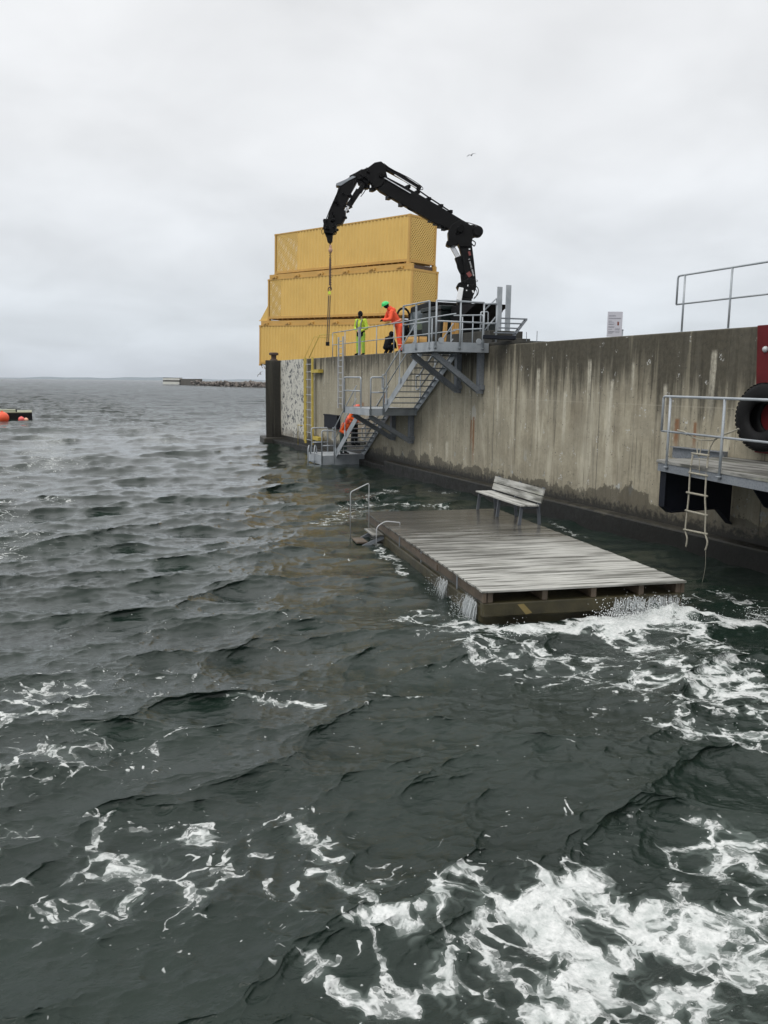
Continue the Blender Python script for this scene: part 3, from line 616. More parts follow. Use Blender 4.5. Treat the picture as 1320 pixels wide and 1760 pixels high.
def container(label, A, B, perf_side):
    """A near top corner, B far top corner of the long visible side"""
    A, B = Vector(A), Vector(B); L_ = (B-A).length; h_ = 2.59; wd = 2.18
    ex = (B-A).normalized(); ey = Vector((ex.y, -ex.x, 0)).normalized(); ez = ey.cross(ex).normalized()
    if ez.z < 0: ez = -ez
    root = empty('shipping_container', (0, 0, 0), label, 'container', 'stacked yellow shipping containers')
    root.matrix_basis = Matrix((ex, ey, ez)).transposed().to_4x4(); root.matrix_basis.translation = A-ez*h_
    t = .13
    def bl(mb, name, mat, **k): return mb.build(name, mat, root, **k)
    # frame
    for (x, y) in ((0, 0), (L_-t, 0), (0, wd-t), (L_-t, wd-t)): bl(MB().bx(x, x+t, y, y+t, .12, h_-.12), 'corner_post', M['cy_frame'], bevel=.01)
    for (x, y) in ((-.01, -.01), (L_-.17, -.01), (-.01, wd-.16), (L_-.17, wd-.16)):
        for z in (0, h_-.12): bl(MB().bx(x, x+.18, y, y+.17, z, z+.12).bx(x+.05, x+.12, y-.004, y+.01, z+.03, z+.09), 'corner_casting', M['cy_frame'])
    mb = MB()
    for y in (.01, wd-.07): mb.bx(t, L_-t, y, y+.06, h_-.07, h_-.004); mb.bx(t, L_-t, y, y+.06, .12, .26)
    for x in (.01, L_-.11): mb.bx(x, x+.10, t, wd-t, h_-.12, h_-.01); mb.bx(x, x+.10, t, wd-t, .1, .24)
    bl(mb, 'frame_rails', M['cy_frame'])
    # long sides (visible one y=0) with perforated part at far end
    nper = int((L_-2*t)/.29); P0, P1 = perf_side
    xs, xe = t, L_-t
    mb = MB()
    if P1 > P0:
        perforated(mb, (L_-t-P1, .03, .26), (P1-P0, 0, 0), (0, 0, h_-.33), int((P1-P0)/.075), 30, .62)
    segs = [(xs, xe-P1), (xe-P0, xe)] if P1 > P0 else [(xs, xe)]
    for a, b in segs:
        if b-a > .1: corrugated(mb, (a, .02, .26), (b-a, 0, 0), max(1, int(round((b-a)/.29))), (0, 0, h_-.33), (0, -1, 0), depth=.045)
    bl(mb, 'side_panel', M['cy'])
    mb = MB()
    if P1 > P0: perforated(mb, (L_-t-P1, wd-.03, .26), (P1-P0, 0, 0), (0, 0, h_-.33), int((P1-P0)/.075), 30, .62)
    for a, b in segs:
        if b-a > .1: corrugated(mb, (a, wd-.02, .26), (b-a, 0, 0), max(1, int(round((b-a)/.29))), (0, 0, h_-.33), (0, 1, 0), depth=.045)
    bl(mb, 'side_panel', M['cy'])
    mb = MB(); perforated(mb, (.03, t, .24), (0, wd-2*t, 0), (0, 0, h_-.36), 22, 24, .62); bl(mb, 'end_panel', M['cy'])
    mb = MB(); perforated(mb, (L_-.03, t, .24), (0, wd-2*t, 0), (0, 0, h_-.36), 22, 24, .62) if P1 > P0 else mb.bx(L_-.05, L_-.03, t, wd-t, .24, h_-.12); bl(mb, 'end_panel', M['cy'])
    mb = MB(); corrugated(mb, (t, .05, h_-.06), (L_-2*t, 0, 0), nper//2, (0, wd-.1, 0), (0, 0, -1)); bl(mb, 'roof_panel', M['cy'])
    mb = MB(); mb.bx(t, L_-t, .05, wd-.05, .16, .2)
    for k in range(24): x = t+(L_-2*t)*(k+.5)/24; mb.bx(x-.03, x+.03, .07, wd-.07, .05, .158)
    bl(mb, 'floor', M['cy_frame'])
    return root, L_
c1, L1 = container('topmost yellow shipping container with perforated ends in the stack', (19.14, 42.35, 12.49), (14.71, 53.6, 12.80), (.05, 2.2))
c2, L2 = container('middle yellow shipping container of the three, with the open flap at its far end', (19.16, 41.95, 9.62), (14.15, 53.3, 9.93), (.05, 1.15))
c3, L3 = container('bottom yellow shipping container overhanging the end of the quay', (18.7, 42.4, 6.72), (13.72, 53.95, 7.08), (0, 0))
# spacer brackets between the boxes (belong to the lower box)
for c_, L_ in ((c2, L2), (c3, L3)):
    for k in range(6):
        x = .7+(L_-1.6)*k/5; MB().bx(x, x+.14, -.03, .16, 2.60, 2.74).bx(x+.2, x+.5, -.05, .04, 2.62, 2.66).bx(x+.16, x+.42, -.02, .18, 2.68, 2.74).build('twist_lock', M['cy_frame'], c_)
    MB().bx(.1, L_-.1, .06, .22, 2.592, 2.86).bx(.1, L_-.1, 2.0, 2.12, 2.592, 2.86).build('spacer_beam', M['cy_frame'], c_)
    MB().bx(.3, .5, .22, 2.0, 2.60, 2.82).build('spacer_beam', M['rust'], c_)
mb = MB(); perforated(mb, (L2+.02, .02, .05), (.72, 0, 0), (0, 0, 1.0), 8, 9, .6); 
mb = MB(); mb.prism([(L2, .05, .03), (L2+.85, .05, .03), (L2, .05, 1.0)], (0, .03, 0)); mb.bx(L2, L2+.9, .0, 2.1, .0, .05); mb.build('open_flap', M['cy'], c2)
mb = MB(); 
for k in range(6): mb.beam((L3-.1-.12*k, .1+.1*k, .02), (L3-.2-.12*k, .15+.1*k, -.16-.05*(k % 3)), .03, .03)
mb.build('splintered_floor_end', M['orangewood'], c3)

# ================================================================== CRANE TRUCK
CD = 32.0
def cp(px, py, off=0.0): return at(px, py, d=CD+off)
hd = Vector((math.sin(yaw), math.cos(yaw), 0))     # horizontal depth direction
rtv = Vector((math.cos(yaw), -math.sin(yaw), 0))
tr = empty('crane_truck', (0, 0, 0), 'black truck with a folded knuckle boom loader crane reaching over the wall', 'truck')
def poly2(pts, dep, name, mat, off=0, **k):
    """px polygon extruded in depth by dep (centred at crane plane + off)"""
    P_ = [cp(x, y, off-dep/2) for x, y in pts]; return MB().prism(P_, hd*dep).build(name, M[mat], tr, **k)
def seg2(mb, a, b, w0, w1, dep, off=0):
    """tapered beam between px a and b, px widths w0,w1"""
    ax, ay = a; bx_, by = b; L_ = math.hypot(bx_-ax, by-ay); nx, ny = -(by-ay)/L_, (bx_-ax)/L_
    P_ = [(ax+nx*w0/2, ay+ny*w0/2), (bx_+nx*w1/2, by+ny*w1/2), (bx_-nx*w1/2, by-ny*w1/2), (ax-nx*w0/2, ay-ny*w0/2)]
    mb.prism([cp(x, y, off-dep/2) for x, y in P_], hd*dep); return mb
# pedestal, column
m_ = MB(); seg2(m_, (796, 592), (799, 512), 27, 24, .62); m_.build('pedestal', M['black'], tr, bevel=.02)
m_ = MB(); seg2(m_, (801, 512), (803, 488), 24, 22, .55); m_.build('slewing_column', M['black'], tr, bevel=.02)
poly2([(789, 500), (785, 492), (788, 486), (797, 483), (806, 478), (818, 480), (819, 492), (815, 505), (812, 512), (793, 508)], .5, 'column_head', 'black', bevel=.02)
poly2([(800, 484), (797, 455), (791, 430), (788, 420), (800, 415), (811, 418), (815, 450), (818, 480), (812, 492)], .36, 'inner_boom', 'black', bevel=.02)
m_ = MB(); seg2(m_, (777, 423), (790, 446), 8, 8, .12); m_.build('piston_rod', M['chrome'], tr, bevel=.02)
m_ = MB(); seg2(m_, (787, 441), (798, 470), 12, 12, .22); seg2(m_, (795, 465), (797, 486), 8, 8, .16); m_.each('boom_cylinder', M['black'], tr, bevel=.03)
m_ = MB(); seg2(m_, (793, 494), (789, 516), 8, 9, .14, -.35); m_.build('lift_cylinder', M['whitep'], tr, bevel=.02)
poly2([(767, 420), (768, 414), (776, 412), (786, 414), (787, 420), (772, 423)], .5, 'link_pin', 'black', bevel=.02)
# knuckle cluster
poly2([(771, 412), (770, 398), (776, 386), (790, 378), (800, 382), (812, 388), (816, 398), (812, 412), (810, 424), (790, 424), (786, 417)], .5, 'knuckle_joint', 'black', bevel=.02)
def drum(px, py, r_px, dep, off, name='hose_drum', mat='black'):
    c = cp(px, py, off); rad = r_px/FPX*CD; MB().tube([c-hd*dep/2, c-hd*(dep/2-.03), c+hd*(dep/2-.03), c+hd*dep/2], [rad*.93, rad, rad, rad*.93], 28).build(name, M[mat], tr)
drum(820.5, 398.5, 9.5, .26, -.15); drum(820.5, 398.5, 7.0, .30, -.17, 'drum_hub', 'blackm'); drum(812, 398, 11, .16, .12, 'back_drum'); drum(791, 394, 5.5, .12, -.32, 'pivot_cap')
# main (outer) boom
poly2([(642, 300), (650, 296), (700, 322), (762, 358), (795, 378), (806, 384), (800, 398), (776, 396), (760, 388), (748, 384), (707, 360), (652, 328), (640, 316)], .34, 'main_boom', 'black', bevel=.02)
m_ = MB()
for a, b, w0, w1, off in (((655, 283), (688, 302), 7, 7, -.1), ((688, 302), (723, 324), 8, 7, -.1), ((655, 286), (722, 322), 6, 6, .12)): seg2(m_, a, b, w0, w1, .14, off)
m_.each('extension_cylinder', M['black'], tr, bevel=.02)
m_ = MB(); seg2(m_, (678, 300), (716, 323), 1.6, 1.6, .05, -.2); seg2(m_, (660, 305), (706, 332), 1.4, 1.4, .05, -.21); m_.each('extension_rod', M['chrome'], tr)
m_ = MB(); m_.tube([cp(*q, -.15) for q in ((715, 324), (735, 338), (752, 349), (770, 361), (772, 363))], .03, 6)
m_.tube([cp(*q, -.1) for q in ((795, 381), (806, 383), (822, 388))], .016, 6); m_.each('top_pipe', M['black'], tr, smooth=True)
m_ = MB(); m_.tube(rnd_corner([cp(*q) for q in ((701, 350), (700, 358), (709, 363), (711, 354))], .05), .03, 6); m_.tube(rnd_corner([cp(*q) for q in ((654, 325), (656, 330), (661, 329), (662, 324))], .03), .02, 6); m_.each('boom_bracket', M['black'], tr, smooth=True)
m_ = MB()
for (x, y) in ((750, 384), (764, 393), (757, 389), (741, 379), (630, 322), (640, 326), (668, 340), (690, 352)): m_.box(cp(x, y), (.16, .3, .13))
for (x, y) in ((700, 322), (716, 331), (735, 343), (756, 355), (772, 365)): m_.box(cp(x, y), (.12, .38, .12))
m_.build('boom_guide', M['black'], tr)
# top knuckle
poly2([(617, 300), (620, 292), (632, 288), (644, 279), (655, 277), (660, 281), (663, 292), (666, 305), (655, 320), (640, 325), (636, 312), (626, 306)], .42, 'boom_tip_joint', 'black', bevel=.02)
poly2([(600, 302), (612, 296), (622, 290), (632, 296), (640, 312), (632, 317), (620, 309), (608, 308)], .34, 'top_link', 'black', bevel=.02)
poly2([(612, 305), (628, 303), (629, 315), (622, 320), (615, 316)], .25, 'link_plate', 'black')
# jib going down-left
poly2([(582, 320), (600, 304), (617, 301), (612, 314), (603, 330), (594, 352), (583, 378), (577, 390), (561, 388), (563, 374), (570, 352), (578, 334)], .34, 'jib', 'black', bevel=.02)
poly2([(577, 319), (578, 315), (592, 309), (606, 302), (612, 304), (600, 310), (586, 319)], .40, 'jib_cover', 'galv_dark', bevel=.01)
m_ = MB(); seg2(m_, (626, 315), (617, 330), 8, 9, .14, -.08); seg2(m_, (617, 326), (599, 354), 10, 9, .14, -.08); seg2(m_, (623, 320), (604, 352), 4, 4, .1, .15); m_.each('jib_cylinder', M['black'], tr, bevel=.02)
m_ = MB(); seg2(m_, (600, 353), (592, 366), 3.5, 3.5, .08, -.08); m_.build('piston_rod', M['chrome'], tr)
m_ = MB(); m_.tube([cp(*q, -.2) for q in ((585, 320), (576, 340), (568, 358), (561, 376))], .018, 6); m_.tube(smoothp([cp(*q, -.2) for q in ((608, 310), (607, 322), (602, 332), (606, 320), (611, 312))]), .02, 6)
m_.tube(smoothp([cp(*q, -.2) for q in ((630, 314), (631, 320), (626, 330), (620, 338))]), .016, 6)
m_.tube(smoothp([cp(*q, -.2) for q in ((817, 490), (822, 497), (821, 506), (815, 512))]), .018, 6); m_.tube(smoothp([cp(*q, -.2) for q in ((816, 495), (820, 502), (818, 510), (814, 514))]), .014, 6)
m_.tube(smoothp([cp(*q, -.2) for q in ((812, 413), (817, 417), (815, 423), (810, 418))]), .022, 6); m_.tube(smoothp([cp(*q, -.2) for q in ((786, 447), (786, 458), (790, 468), (794, 474))]), .02, 6)
m_.tube(smoothp([cp(*q, -.2) for q in ((660, 281), (672, 290), (690, 299), (705, 307), (723, 319), (727, 325), (722, 326))]), .014, 6)
m_.tube(smoothp([cp(*q, -.2) for q in ((818, 481), (821, 482), (820, 484), (817, 484))]), .01, 6)
m_.each('hydraulic_hose', M['blackm'], tr, smooth=True)
poly2([(588, 360), (594, 362), (594, 372), (588, 384), (580, 386), (582, 372)], .36, 'jib_valve_block', 'black')
poly2([(555, 379), (556, 376), (568, 376), (570, 380), (564, 384), (556, 384)], .42, 'jib_end_plate', 'black')
poly2([(556, 384), (566, 380), (580, 384), (577, 392), (577, 397), (572, 402), (558, 400), (555, 392)], .4, 'jib_tip', 'black', bevel=.02)
poly2([(557, 399), (572, 401), (571, 415), (567, 418), (563, 416), (561, 408)], .2, 'hook_carrier', 'black', bevel=.02)
m_ = MB(); c = cp(575, 400); m_.tube([c+rtv*.08*math.cos(t)+Vector((0, 0, .07*math.sin(t))) for t in [k*PI/6 for k in range(12)]], .015, 6, closed=True); c = cp(555, 398); m_.tube([c+rtv*.05*math.cos(t)+Vector((0, 0, .1*math.sin(t))) for t in [k*PI/6 for k in range(12)]], .012, 6, closed=True); m_.each('tip_ring', M['black'], tr, smooth=True)
rs = np.random.RandomState(5); m_ = MB()
for (a, b) in (((563, 384), (594, 322)), ((592, 376), (603, 335)), ((632, 292), (660, 300)), ((622, 300), (640, 318)), ((800, 384), (775, 412)), ((792, 486), (815, 500)), ((558, 388), (578, 395))):
    for k in range(9):
        t = rs.rand(); x = a[0]+(b[0]-a[0])*t+rs.uniform(-4, 4); y = a[1]+(b[1]-a[1])*t+rs.uniform(-4, 4)
        m_.box(cp(x, y, rs.choice([-.24, .24])), (rs.uniform(.04, .14), .08, rs.uniform(.04, .14)), Matrix.Rotation(rs.uniform(0, 3), 3, 'Y'))
m_.build('valve_fittings', M['black'], tr)
# lettering and red marks on the inner boom
cu = bpy.data.curves.new('boom_lettering', 'FONT'); cu.body = 'NORD TRANS  5'; cu.size = .085; cu.extrude = .003; cu.space_character = 1.1
to = bpy.data.objects.new('boom_lettering', cu); C.objects.link(to); cu.materials.append(M['whitep'])
p0 = cp(815.6, 474, -.24); p1 = cp(808.8, 446, -.24); ax = (p1-p0).normalized(); nz = -hd; ayv = nz.cross(ax).normalized()
to.matrix_world = Matrix((ax, ayv, nz)).transposed().to_4x4(); to.matrix_world.translation = p0
bpy.context.view_layer.update()
me_ = bpy.data.meshes.new_from_object(to); C.objects.unlink(to); t2 = bpy.data.objects.new('boom_lettering', me_); C.objects.link(t2); t2.matrix_world = Matrix((ax, ayv, nz)).transposed().to_4x4(); t2.matrix_world.translation = p0; t2.parent = tr
m_ = MB(); seg2(m_, (806, 432), (808, 439), 4, 4, .01, -.20); seg2(m_, (804, 468), (809, 475), 7, 7, .01, -.20); m_.each('red_mark', M['redp'], tr)
m_ = MB(); seg2(m_, (807, 427), (807, 429), 3, 3, .01, -.20); seg2(m_, (801, 499), (803, 499), 1.8, 1.8, .02, -.27); seg2(m_, (812, 499), (814, 503), 2.5, 2.5, .02, -.27); seg2(m_, (804, 489), (804, 492), 1.6, 1.6, .02, -.27); m_.each('white_mark', M['whitep'], tr)
# truck body, built on the quay: cab towards +Y
tz = 3.93
tb = lambda mb, n, mt, **k: mb.build(n, M[mt], tr, **k)
mb = MB(); mb.prism([(15.0, 31.2, tz+.9), (15.0, 33.2, tz+.9), (15.0, 33.3, tz+1.75), (15.0, 33.0, tz+2.75), (15.0, 31.2, tz+2.85)], (2.3, 0, 0)); tb(mb, 'cab', 'black', bevel=.05)
mb = MB(); mb.prism([(14.985, 31.75, tz+1.75), (14.985, 33.1, tz+1.75), (14.985, 32.9, tz+2.5), (14.985, 31.75, tz+2.55)], (.01, 0, 0)); tb(mb, 'side_window', 'glass')
mb = MB(); mb.bx(15.0, 17.0, 31.14, 31.195, tz+1.8, tz+2.5); tb(mb, 'rear_window', 'glass')
mb = MB(); mb.bx(14.6, 17.3, 29.3, 31.0, tz+.7, tz+2.35); mb.bx(14.55, 17.3, 29.2, 31.05, tz+2.35, tz+2.52); tb(mb, 'equipment_box', 'darkgreen', bevel=.03)
mb = MB(); mb.prism([(15, 27.2, tz+2.45), (15, 29.25, tz+2.5), (15, 29.25, tz+1.7)], (1.4, 0, 0)); tb(mb, 'sloping_cover', 'blackm')
mb = MB(); mb.bx(15.1, 17.0, 24.0, 33.2, tz+.70, tz+.83); mb.bx(15.5, 15.65, 22, 33, tz+.45, tz+.72); mb.bx(16.6, 16.75, 22, 33, tz+.45, tz+.72); tb(mb, 'chassis', 'black')
mb = MB(); mb.bx(14.95, 17.0, 23.6, 28.0, tz+.84, tz+.96); mb.bx(14.95, 17.0, 27.6, 28.0, tz+.96, tz+1.4); tb(mb, 'flatbed', 'darkgreen', bevel=.01)
for (x, y) in ((15.1, 32.2), (17.0, 32.2), (15.1, 25.5), (17.0, 25.5), (15.1, 24.2), (17.0, 24.2)):
    MB().tube([(x-.14, y, tz+.5), (x-.12, y, tz+.5), (x+.12, y, tz+.5), (x+.14, y, tz+.5)], [.44, .5, .5, .44], 24).build('wheel', M['blackm'], tr)
for (px, off) in ((766, -1.0), (785, -1.0), (779, -.9)):
    a = cp(px, 552, off); b = cp(px-4 if px == 766 else px, 590, off)
    MB().beam(a, Vector((b.x, b.y, 4.66)), .12, .12, upv=(0, 1, 0)).build('timber_prop', M['orangewood'], tr)
MB().tube([cp(708, 588, 1)-rtv*.25, cp(708, 588, 1)+rtv*.25], .22, 12).build('yellow_float', M['orangewood'], tr); MB().tube([cp(727, 588, 1)-rtv*.15, cp(727, 588, 1)+rtv*.15], .22, 12).build('yellow_float', M['orangewood'], tr)
# mirror arm ring left of the cab
mb = MB(); c = at(694, 545, y=33.5); mb.tube([c+Vector((.30*math.cos(t), .05, .38*math.sin(t))) for t in [k*PI/8 for k in range(16)]], .05, 8, closed=True); mb.beam(c-Vector((0, 0, .3)), c-Vector((0, 0, 1.0)), .3, .3); tb(mb, 'hose_reel', 'blackm', smooth=True)
# stanchions at bed edge
for (px, y0_, y1_) in ((856.5, 493, 582), (871.5, 490, 580)):
    a = at(px, y1_, x=15.3); tp = at(px+2, y0_, y=a.y+.0); MB().bx(a.x-.09, a.x+.09, a.y-.03, a.y+.03, tz+.9, tp.z).bx(a.x+.03, a.x+.07, a.y-.034, a.y-.03, tp.z-.14, tp.z-.06).build('stanchion', M['galv'], tr)
# lifting gear hanging from the hook
lg = empty('lifting_sling', cp(567, 418), 'long brown lifting sling hanging from the crane hook in front of the containers', 'sling')
lgi = Matrix.Translation(-cp(567, 418))
def lb(mb, n, mt, **k):
    o = mb.build(n, M[mt], lg, **k); o.matrix_parent_inverse = lgi; return o
mb = MB(); a = cp(567.5, 416); b = cp(568, 500)
for k in range(40):
    t = k/40
    if 4 <= k <= 6: continue
    p = a.lerp(b, t); ln = (b-a).length/40; ring = []
    for j in range(8):
        th = 2*PI*j/8; v_ = (rtv if k % 2 else hd)*.032*math.cos(th)+Vector((0, 0, ln*.72*math.sin(th))); ring.append(p+v_)
    mb.tube(ring, .012, 5, closed=True)
lb(mb, 'chain', 'rust', smooth=True)
mb = MB(); mb.sphere(cp(568, 430), .085, 12, 8, (1, .8, 1.2)); mb.box(cp(568, 424), (.07, .07, .12)); lb(mb, 'hook_block', 'copper', smooth=True)
mb = MB(); mb.beam(cp(567.5, 445), cp(567, 490), .07, .07); mb.tube([cp(567, 498)+rtv*.07*math.cos(t)+Vector((0, 0, .1*math.sin(t))) for t in [k*PI/5 for k in range(9)]], .022, 6); lb(mb, 'lower_hook', 'rust')
mb = MB(); mb.beam(cp(566.3, 501), cp(566.3, 506), .10, .06); lb(mb, 'tag', 'hv_yellow')
mb = MB(); mb.beam(cp(564.8, 508), cp(561.8, 590), .035, .03); mb.beam(cp(567.6, 508), cp(564.8, 590), .035, .03); [setattr(o_, 'matrix_parent_inverse', lgi) for o_ in mb.each('web_strap', M['strap'], lg)]
mb = MB(); mb.beam(cp(563.2, 588), cp(563, 594), .13, .09); lb(mb, 'strap_end', 'cloth_dark')

# sloping steel frame (bench-like) at right of the stanchions
fr = empty('slatted_rack', (0, 0, 0), 'dark sloping steel frame of bars on the wall top right of the stair platform', 'frame')
FY = 21.6
def fp(px, py, y=21.6): return at(px, py, y=y)
for (l, r_) in (((862, 547), (905, 548.5)), ((861, 555.5), (897, 556.5)), ((858, 563.5), (890, 564.5)), ((850, 571.5), (884, 572.5))):
    MB().beam(fp(*l), fp(*r_), .10, .035, upv=(0, 0, 1)).build('bar', M['galv_dark'], fr)
MB().beam(fp(904, 549), fp(884, 575), .05, .12, upv=(0, 1, 0)).beam(fp(884, 572), fp(884, 583), .05, .12, upv=(0, 1, 0)).build('side_plate', M['galv_dark'], fr)
MB().beam(fp(830, 579, 22.0), fp(886, 581, 21.55), .5, .10).build('base_plate', M['dksteel'], fr)
hoop = tag(MB().tube(rnd_corner([at(825.5, 575, y=24), at(826.5, 536, y=24), at(839, 536, y=24), at(838.5, 575, y=24)], .06), .022, 6).tube([at(826, 557, y=24), at(839, 557, y=24)], .018, 6).build('hoop_barrier', M['galv'], smooth=True), 'small round-topped pipe hoop on the quay behind the stair platform', 'barrier')
tag(MB().bx(13.2, 14.6, 22.9, 26.5, QZ-.0, QZ+.26).bx(13.0, 14.6, 21.3, 22.85, QZ, QZ+.09).bx(13.3, 14.5, 23.2, 26.2, QZ+.26, QZ+.5).build('dark_plinth', M['dconc'], bevel=.01), 'low dark concrete plinth on the quay behind the stair platform', 'plinth')

# ================================================================== FLOAT AND BENCH
FL = empty('floating_dock', (5.94, 10.26, .5), 'floating timber swimming dock with weathered boards awash beside the quay wall', 'dock')
fa = -math.radians(9.3); tilt = -math.radians(.66)
FM = Matrix.Translation((5.94, 10.26, .5)) @ Matrix.Rotation(fa, 4, 'Z') @ Matrix.Rotation(tilt, 4, 'X')
FL.matrix_basis = FM
FW, FLn = 3.27, 8.15
def fb(mb, n, mt, **k): return mb.build(n, M[mt], FL, **k)
mb = MB(); nbd = 58; rr = random.Random(8)
for i in range(nbd):
    y0_ = FLn*i/nbd; y1_ = FLn*(i+1)/nbd-.014; e0 = -.05+rr.uniform(-.008, .008); e1 = FW+.03+rr.uniform(-.012, .012); dz = rr.uniform(-.003, .003)
    xs = [e0, e0+(e1-e0)*.33, e0+(e1-e0)*.66, e1]
    mb.prism([(e0, y0_, -.032+dz), (e1, y0_, -.032+dz), (e1, y1_, -.032+dz), (e0, y1_, -.032+dz)], (0, 0, .032))
fb(mb, 'deck_boards', 'deck', bevel=.003)
mb = MB(); mb.beam((0, .02, -.115), (0, 3.4, -.115), .05, .15); mb.beam((.0, 3.43, -.12), (0, FLn, -.115), .05, .15); mb.beam((-.03, 2.3, -.14), (-.03, 3.9, -.14), .03, .11); fb(mb, 'side_board', 'brownwood', bevel=.004)
mb = MB(); mb.bx(FW-.03, FW+.02, .02, FLn, -.19, -.035); fb(mb, 'side_board', 'brownwood')
mb = MB()
for x in (.05, .92, 1.72, 2.52, 3.16): mb.bx(x, x+.085, .05, FLn-.1, -.195, -.034)
mb.each('joist', M['brownwood'], FL, bevel=.004)
mb = MB(); mb.bx(-.02, FW, .04, .2, -.42, -.20); fb(mb, 'front_beam', 'mosswood', bevel=.02)
mb = MB(); mb.bx(.02, FW-.02, .2, FLn-.1, -.9, -.22); mb.bx(-.02, .1, .2, FLn-.1, -.6, -.28); fb(mb, 'float_body', 'mosswood', bevel=.03)
mb = MB(); mb.prism([(.52, .035, -.24), (.62, .035, -.235), (.76, .035, -.38), (.66, .035, -.40)], (0, .004, 0)); M['faded_mark'] = simple('faded_yellow_mark', (.20, .15, .055), .6); fb(mb, 'paint_mark', 'faded_mark')
mb = MB()
for y in (3.3, 4.9, 1.2): mb.bx(-.035, -.025, y, y+.05, -.26, -.05)
mb.each('side_bracket', M['galv_dark'], FL)
# boarding ladder on the dock side
mb = MB(); mb.tube(rnd_corner([(-.16, 7.25, -.5), (-.16, 7.25, .80), (-.62, 7.1, .62), (-.62, 7.1, -.45)], .06), .012, 8); fb(mb, 'boarding_rail', 'galv_light', smooth=True)
mb = MB(); mb.tube(rnd_corner([(.28, 6.1, -.01), (.28, 6.1, .05), (-.05, 6.1, .09), (-.25, 6.05, -.02), (-.27, 6.0, -.5)], .08), .012, 8); fb(mb, 'boarding_rail', 'galv_light', smooth=True)
MB().bx(-.28, -.03, 6.3, 7.2, -.27, -.24).build('step', M['deck2'], FL); MB().bx(-.60, -.34, 6.5, 7.1, -.46, -.43).build('step', M['brownwood'], FL)
mb = MB(); mb.beam((-.02, 6.35, -.3), (-.55, 6.4, -.55), .03, .08); mb.beam((-.02, 7.15, -.3), (-.55, 7.1, -.55), .03, .08); mb.each('step_bracket', M['galv_dark'], FL)
# bench
bn = empty('bench', (9.87, 15.3, .45), 'weathered timber bench with backrest and grey steel legs on the floating dock', 'bench')
ba = -math.radians(8.0)
zf = (FM @ Vector((3.0, 5.6, 0))).z
BMt = Matrix.Translation((9.62, 15.2, zf-.002)) @ Matrix.Rotation(ba, 4, 'Z') @ Matrix.Rotation(tilt, 4, 'X'); bn.matrix_basis = BMt
BL = 2.75
mb = MB()
for i in range(3): x = .0+i*.145; mb.bx(x, x+.135, 0, BL, .42, .455)
mb.build('seat', M['bench'], bn, bevel=.005)
Rb = Matrix.Rotation(math.radians(14), 3, 'Y')
mb = MB()
for z_ in (.53, .70): mb.box((.47+(z_-.5)*.24, BL/2, z_+.03), (.035, BL+.04, .155), Rb)
mb.build('backrest', M['bench'], bn, bevel=.005)
for y_ in (.12, BL/2, BL-.12):
    MB().beam((.02, y_, 0), (.07, y_, .42), .07, .03, upv=(0, 1, 0)).build('leg', M['legs'], bn)
    MB().beam((.50, y_, 0), (.46, y_, .42), .07, .03, upv=(0, 1, 0)).beam((.455, y_, .40), (.585, y_, .82), .06, .03, upv=(0, 1, 0)).build('leg', M['legs'], bn)
    MB().beam((.05, y_, .395), (.46, y_, .395), .03, .05).build('seat_bearer', M['legs'], bn)

# ================================================================== RAFT, BUOYS, BREAKWATER, LAND
rf = empty('swim_raft', (-2.2, 76, 0), 'low mossy swimming raft with dark sides floating at the left edge', 'raft')
MB().bx(-2.2, 1.9, 0, 4.5, -.4, .62).build('hull', M['blackm'], rf, bevel=.05)
mb = MB()
for i in range(14): mb.bx(-2.2+i*.293, -2.2+i*.293+.28, -.03, 4.55, .63, .70)
mb.build('deck_boards', M['raftwood'], rf); MB().tube([(.7, .1, .7), (.7, .1, .95)], .05).build('cleat', M['blackm'], rf)
MB().bx(-1.5, .6, 1.2, 3.4, .7, .82).build('landing_step', M['raftwood'], rf)
def buoy(px, py, rad, mat, lab):
    p = at(px, py, y=74.8); e = empty('buoy', (p.x, 74.8, rad*.55), lab, 'buoy', 'round buoys in front of the raft')
    MB().sphere((0, 0, 0), rad, 20, 14, (1, 1, .95)).build('float_ball', M[mat], e, smooth=True); MB().tube([(0, 0, rad*.9), (0, 0, rad*1.08)], rad*.16, 10).build('eye', M[mat], e, smooth=True)
buoy(4, 719, .52, 'buoy', 'large orange buoy at the left edge before the raft'); buoy(37, 723, .25, 'buoy_pink', 'small pinkish red buoy before the raft, between the large and the pale one'); buoy(45, 725, .18, 'buoy_pale', 'smallest pale orange buoy before the raft')
bw = empty('breakwater', (0, 0, 0), 'long low grey concrete breakwater on the horizon behind the quay end', 'breakwater')
q0 = at(313, 660, y=640); q1 = at(425, 664, y=470); q2 = at(470, 667, y=395); q3 = at(600, 670, y=380)
def wallrun(a, b, z, wd, name, mt): a = Vector((a.x, a.y, z/2-1)); b = Vector((b.x, b.y, z/2-1)); MB().beam(a, b, wd, z+2).build(name, M[mt], bw)
wallrun(q0, q1, 2.6, 5, 'sea_wall', 'bwconc'); qm = q0.lerp(q1, .32); wallrun(q0, qm, 4.3, 4.4, 'upper_wall', 'bwconc')
mb = MB(); rs = np.random.RandomState(2)
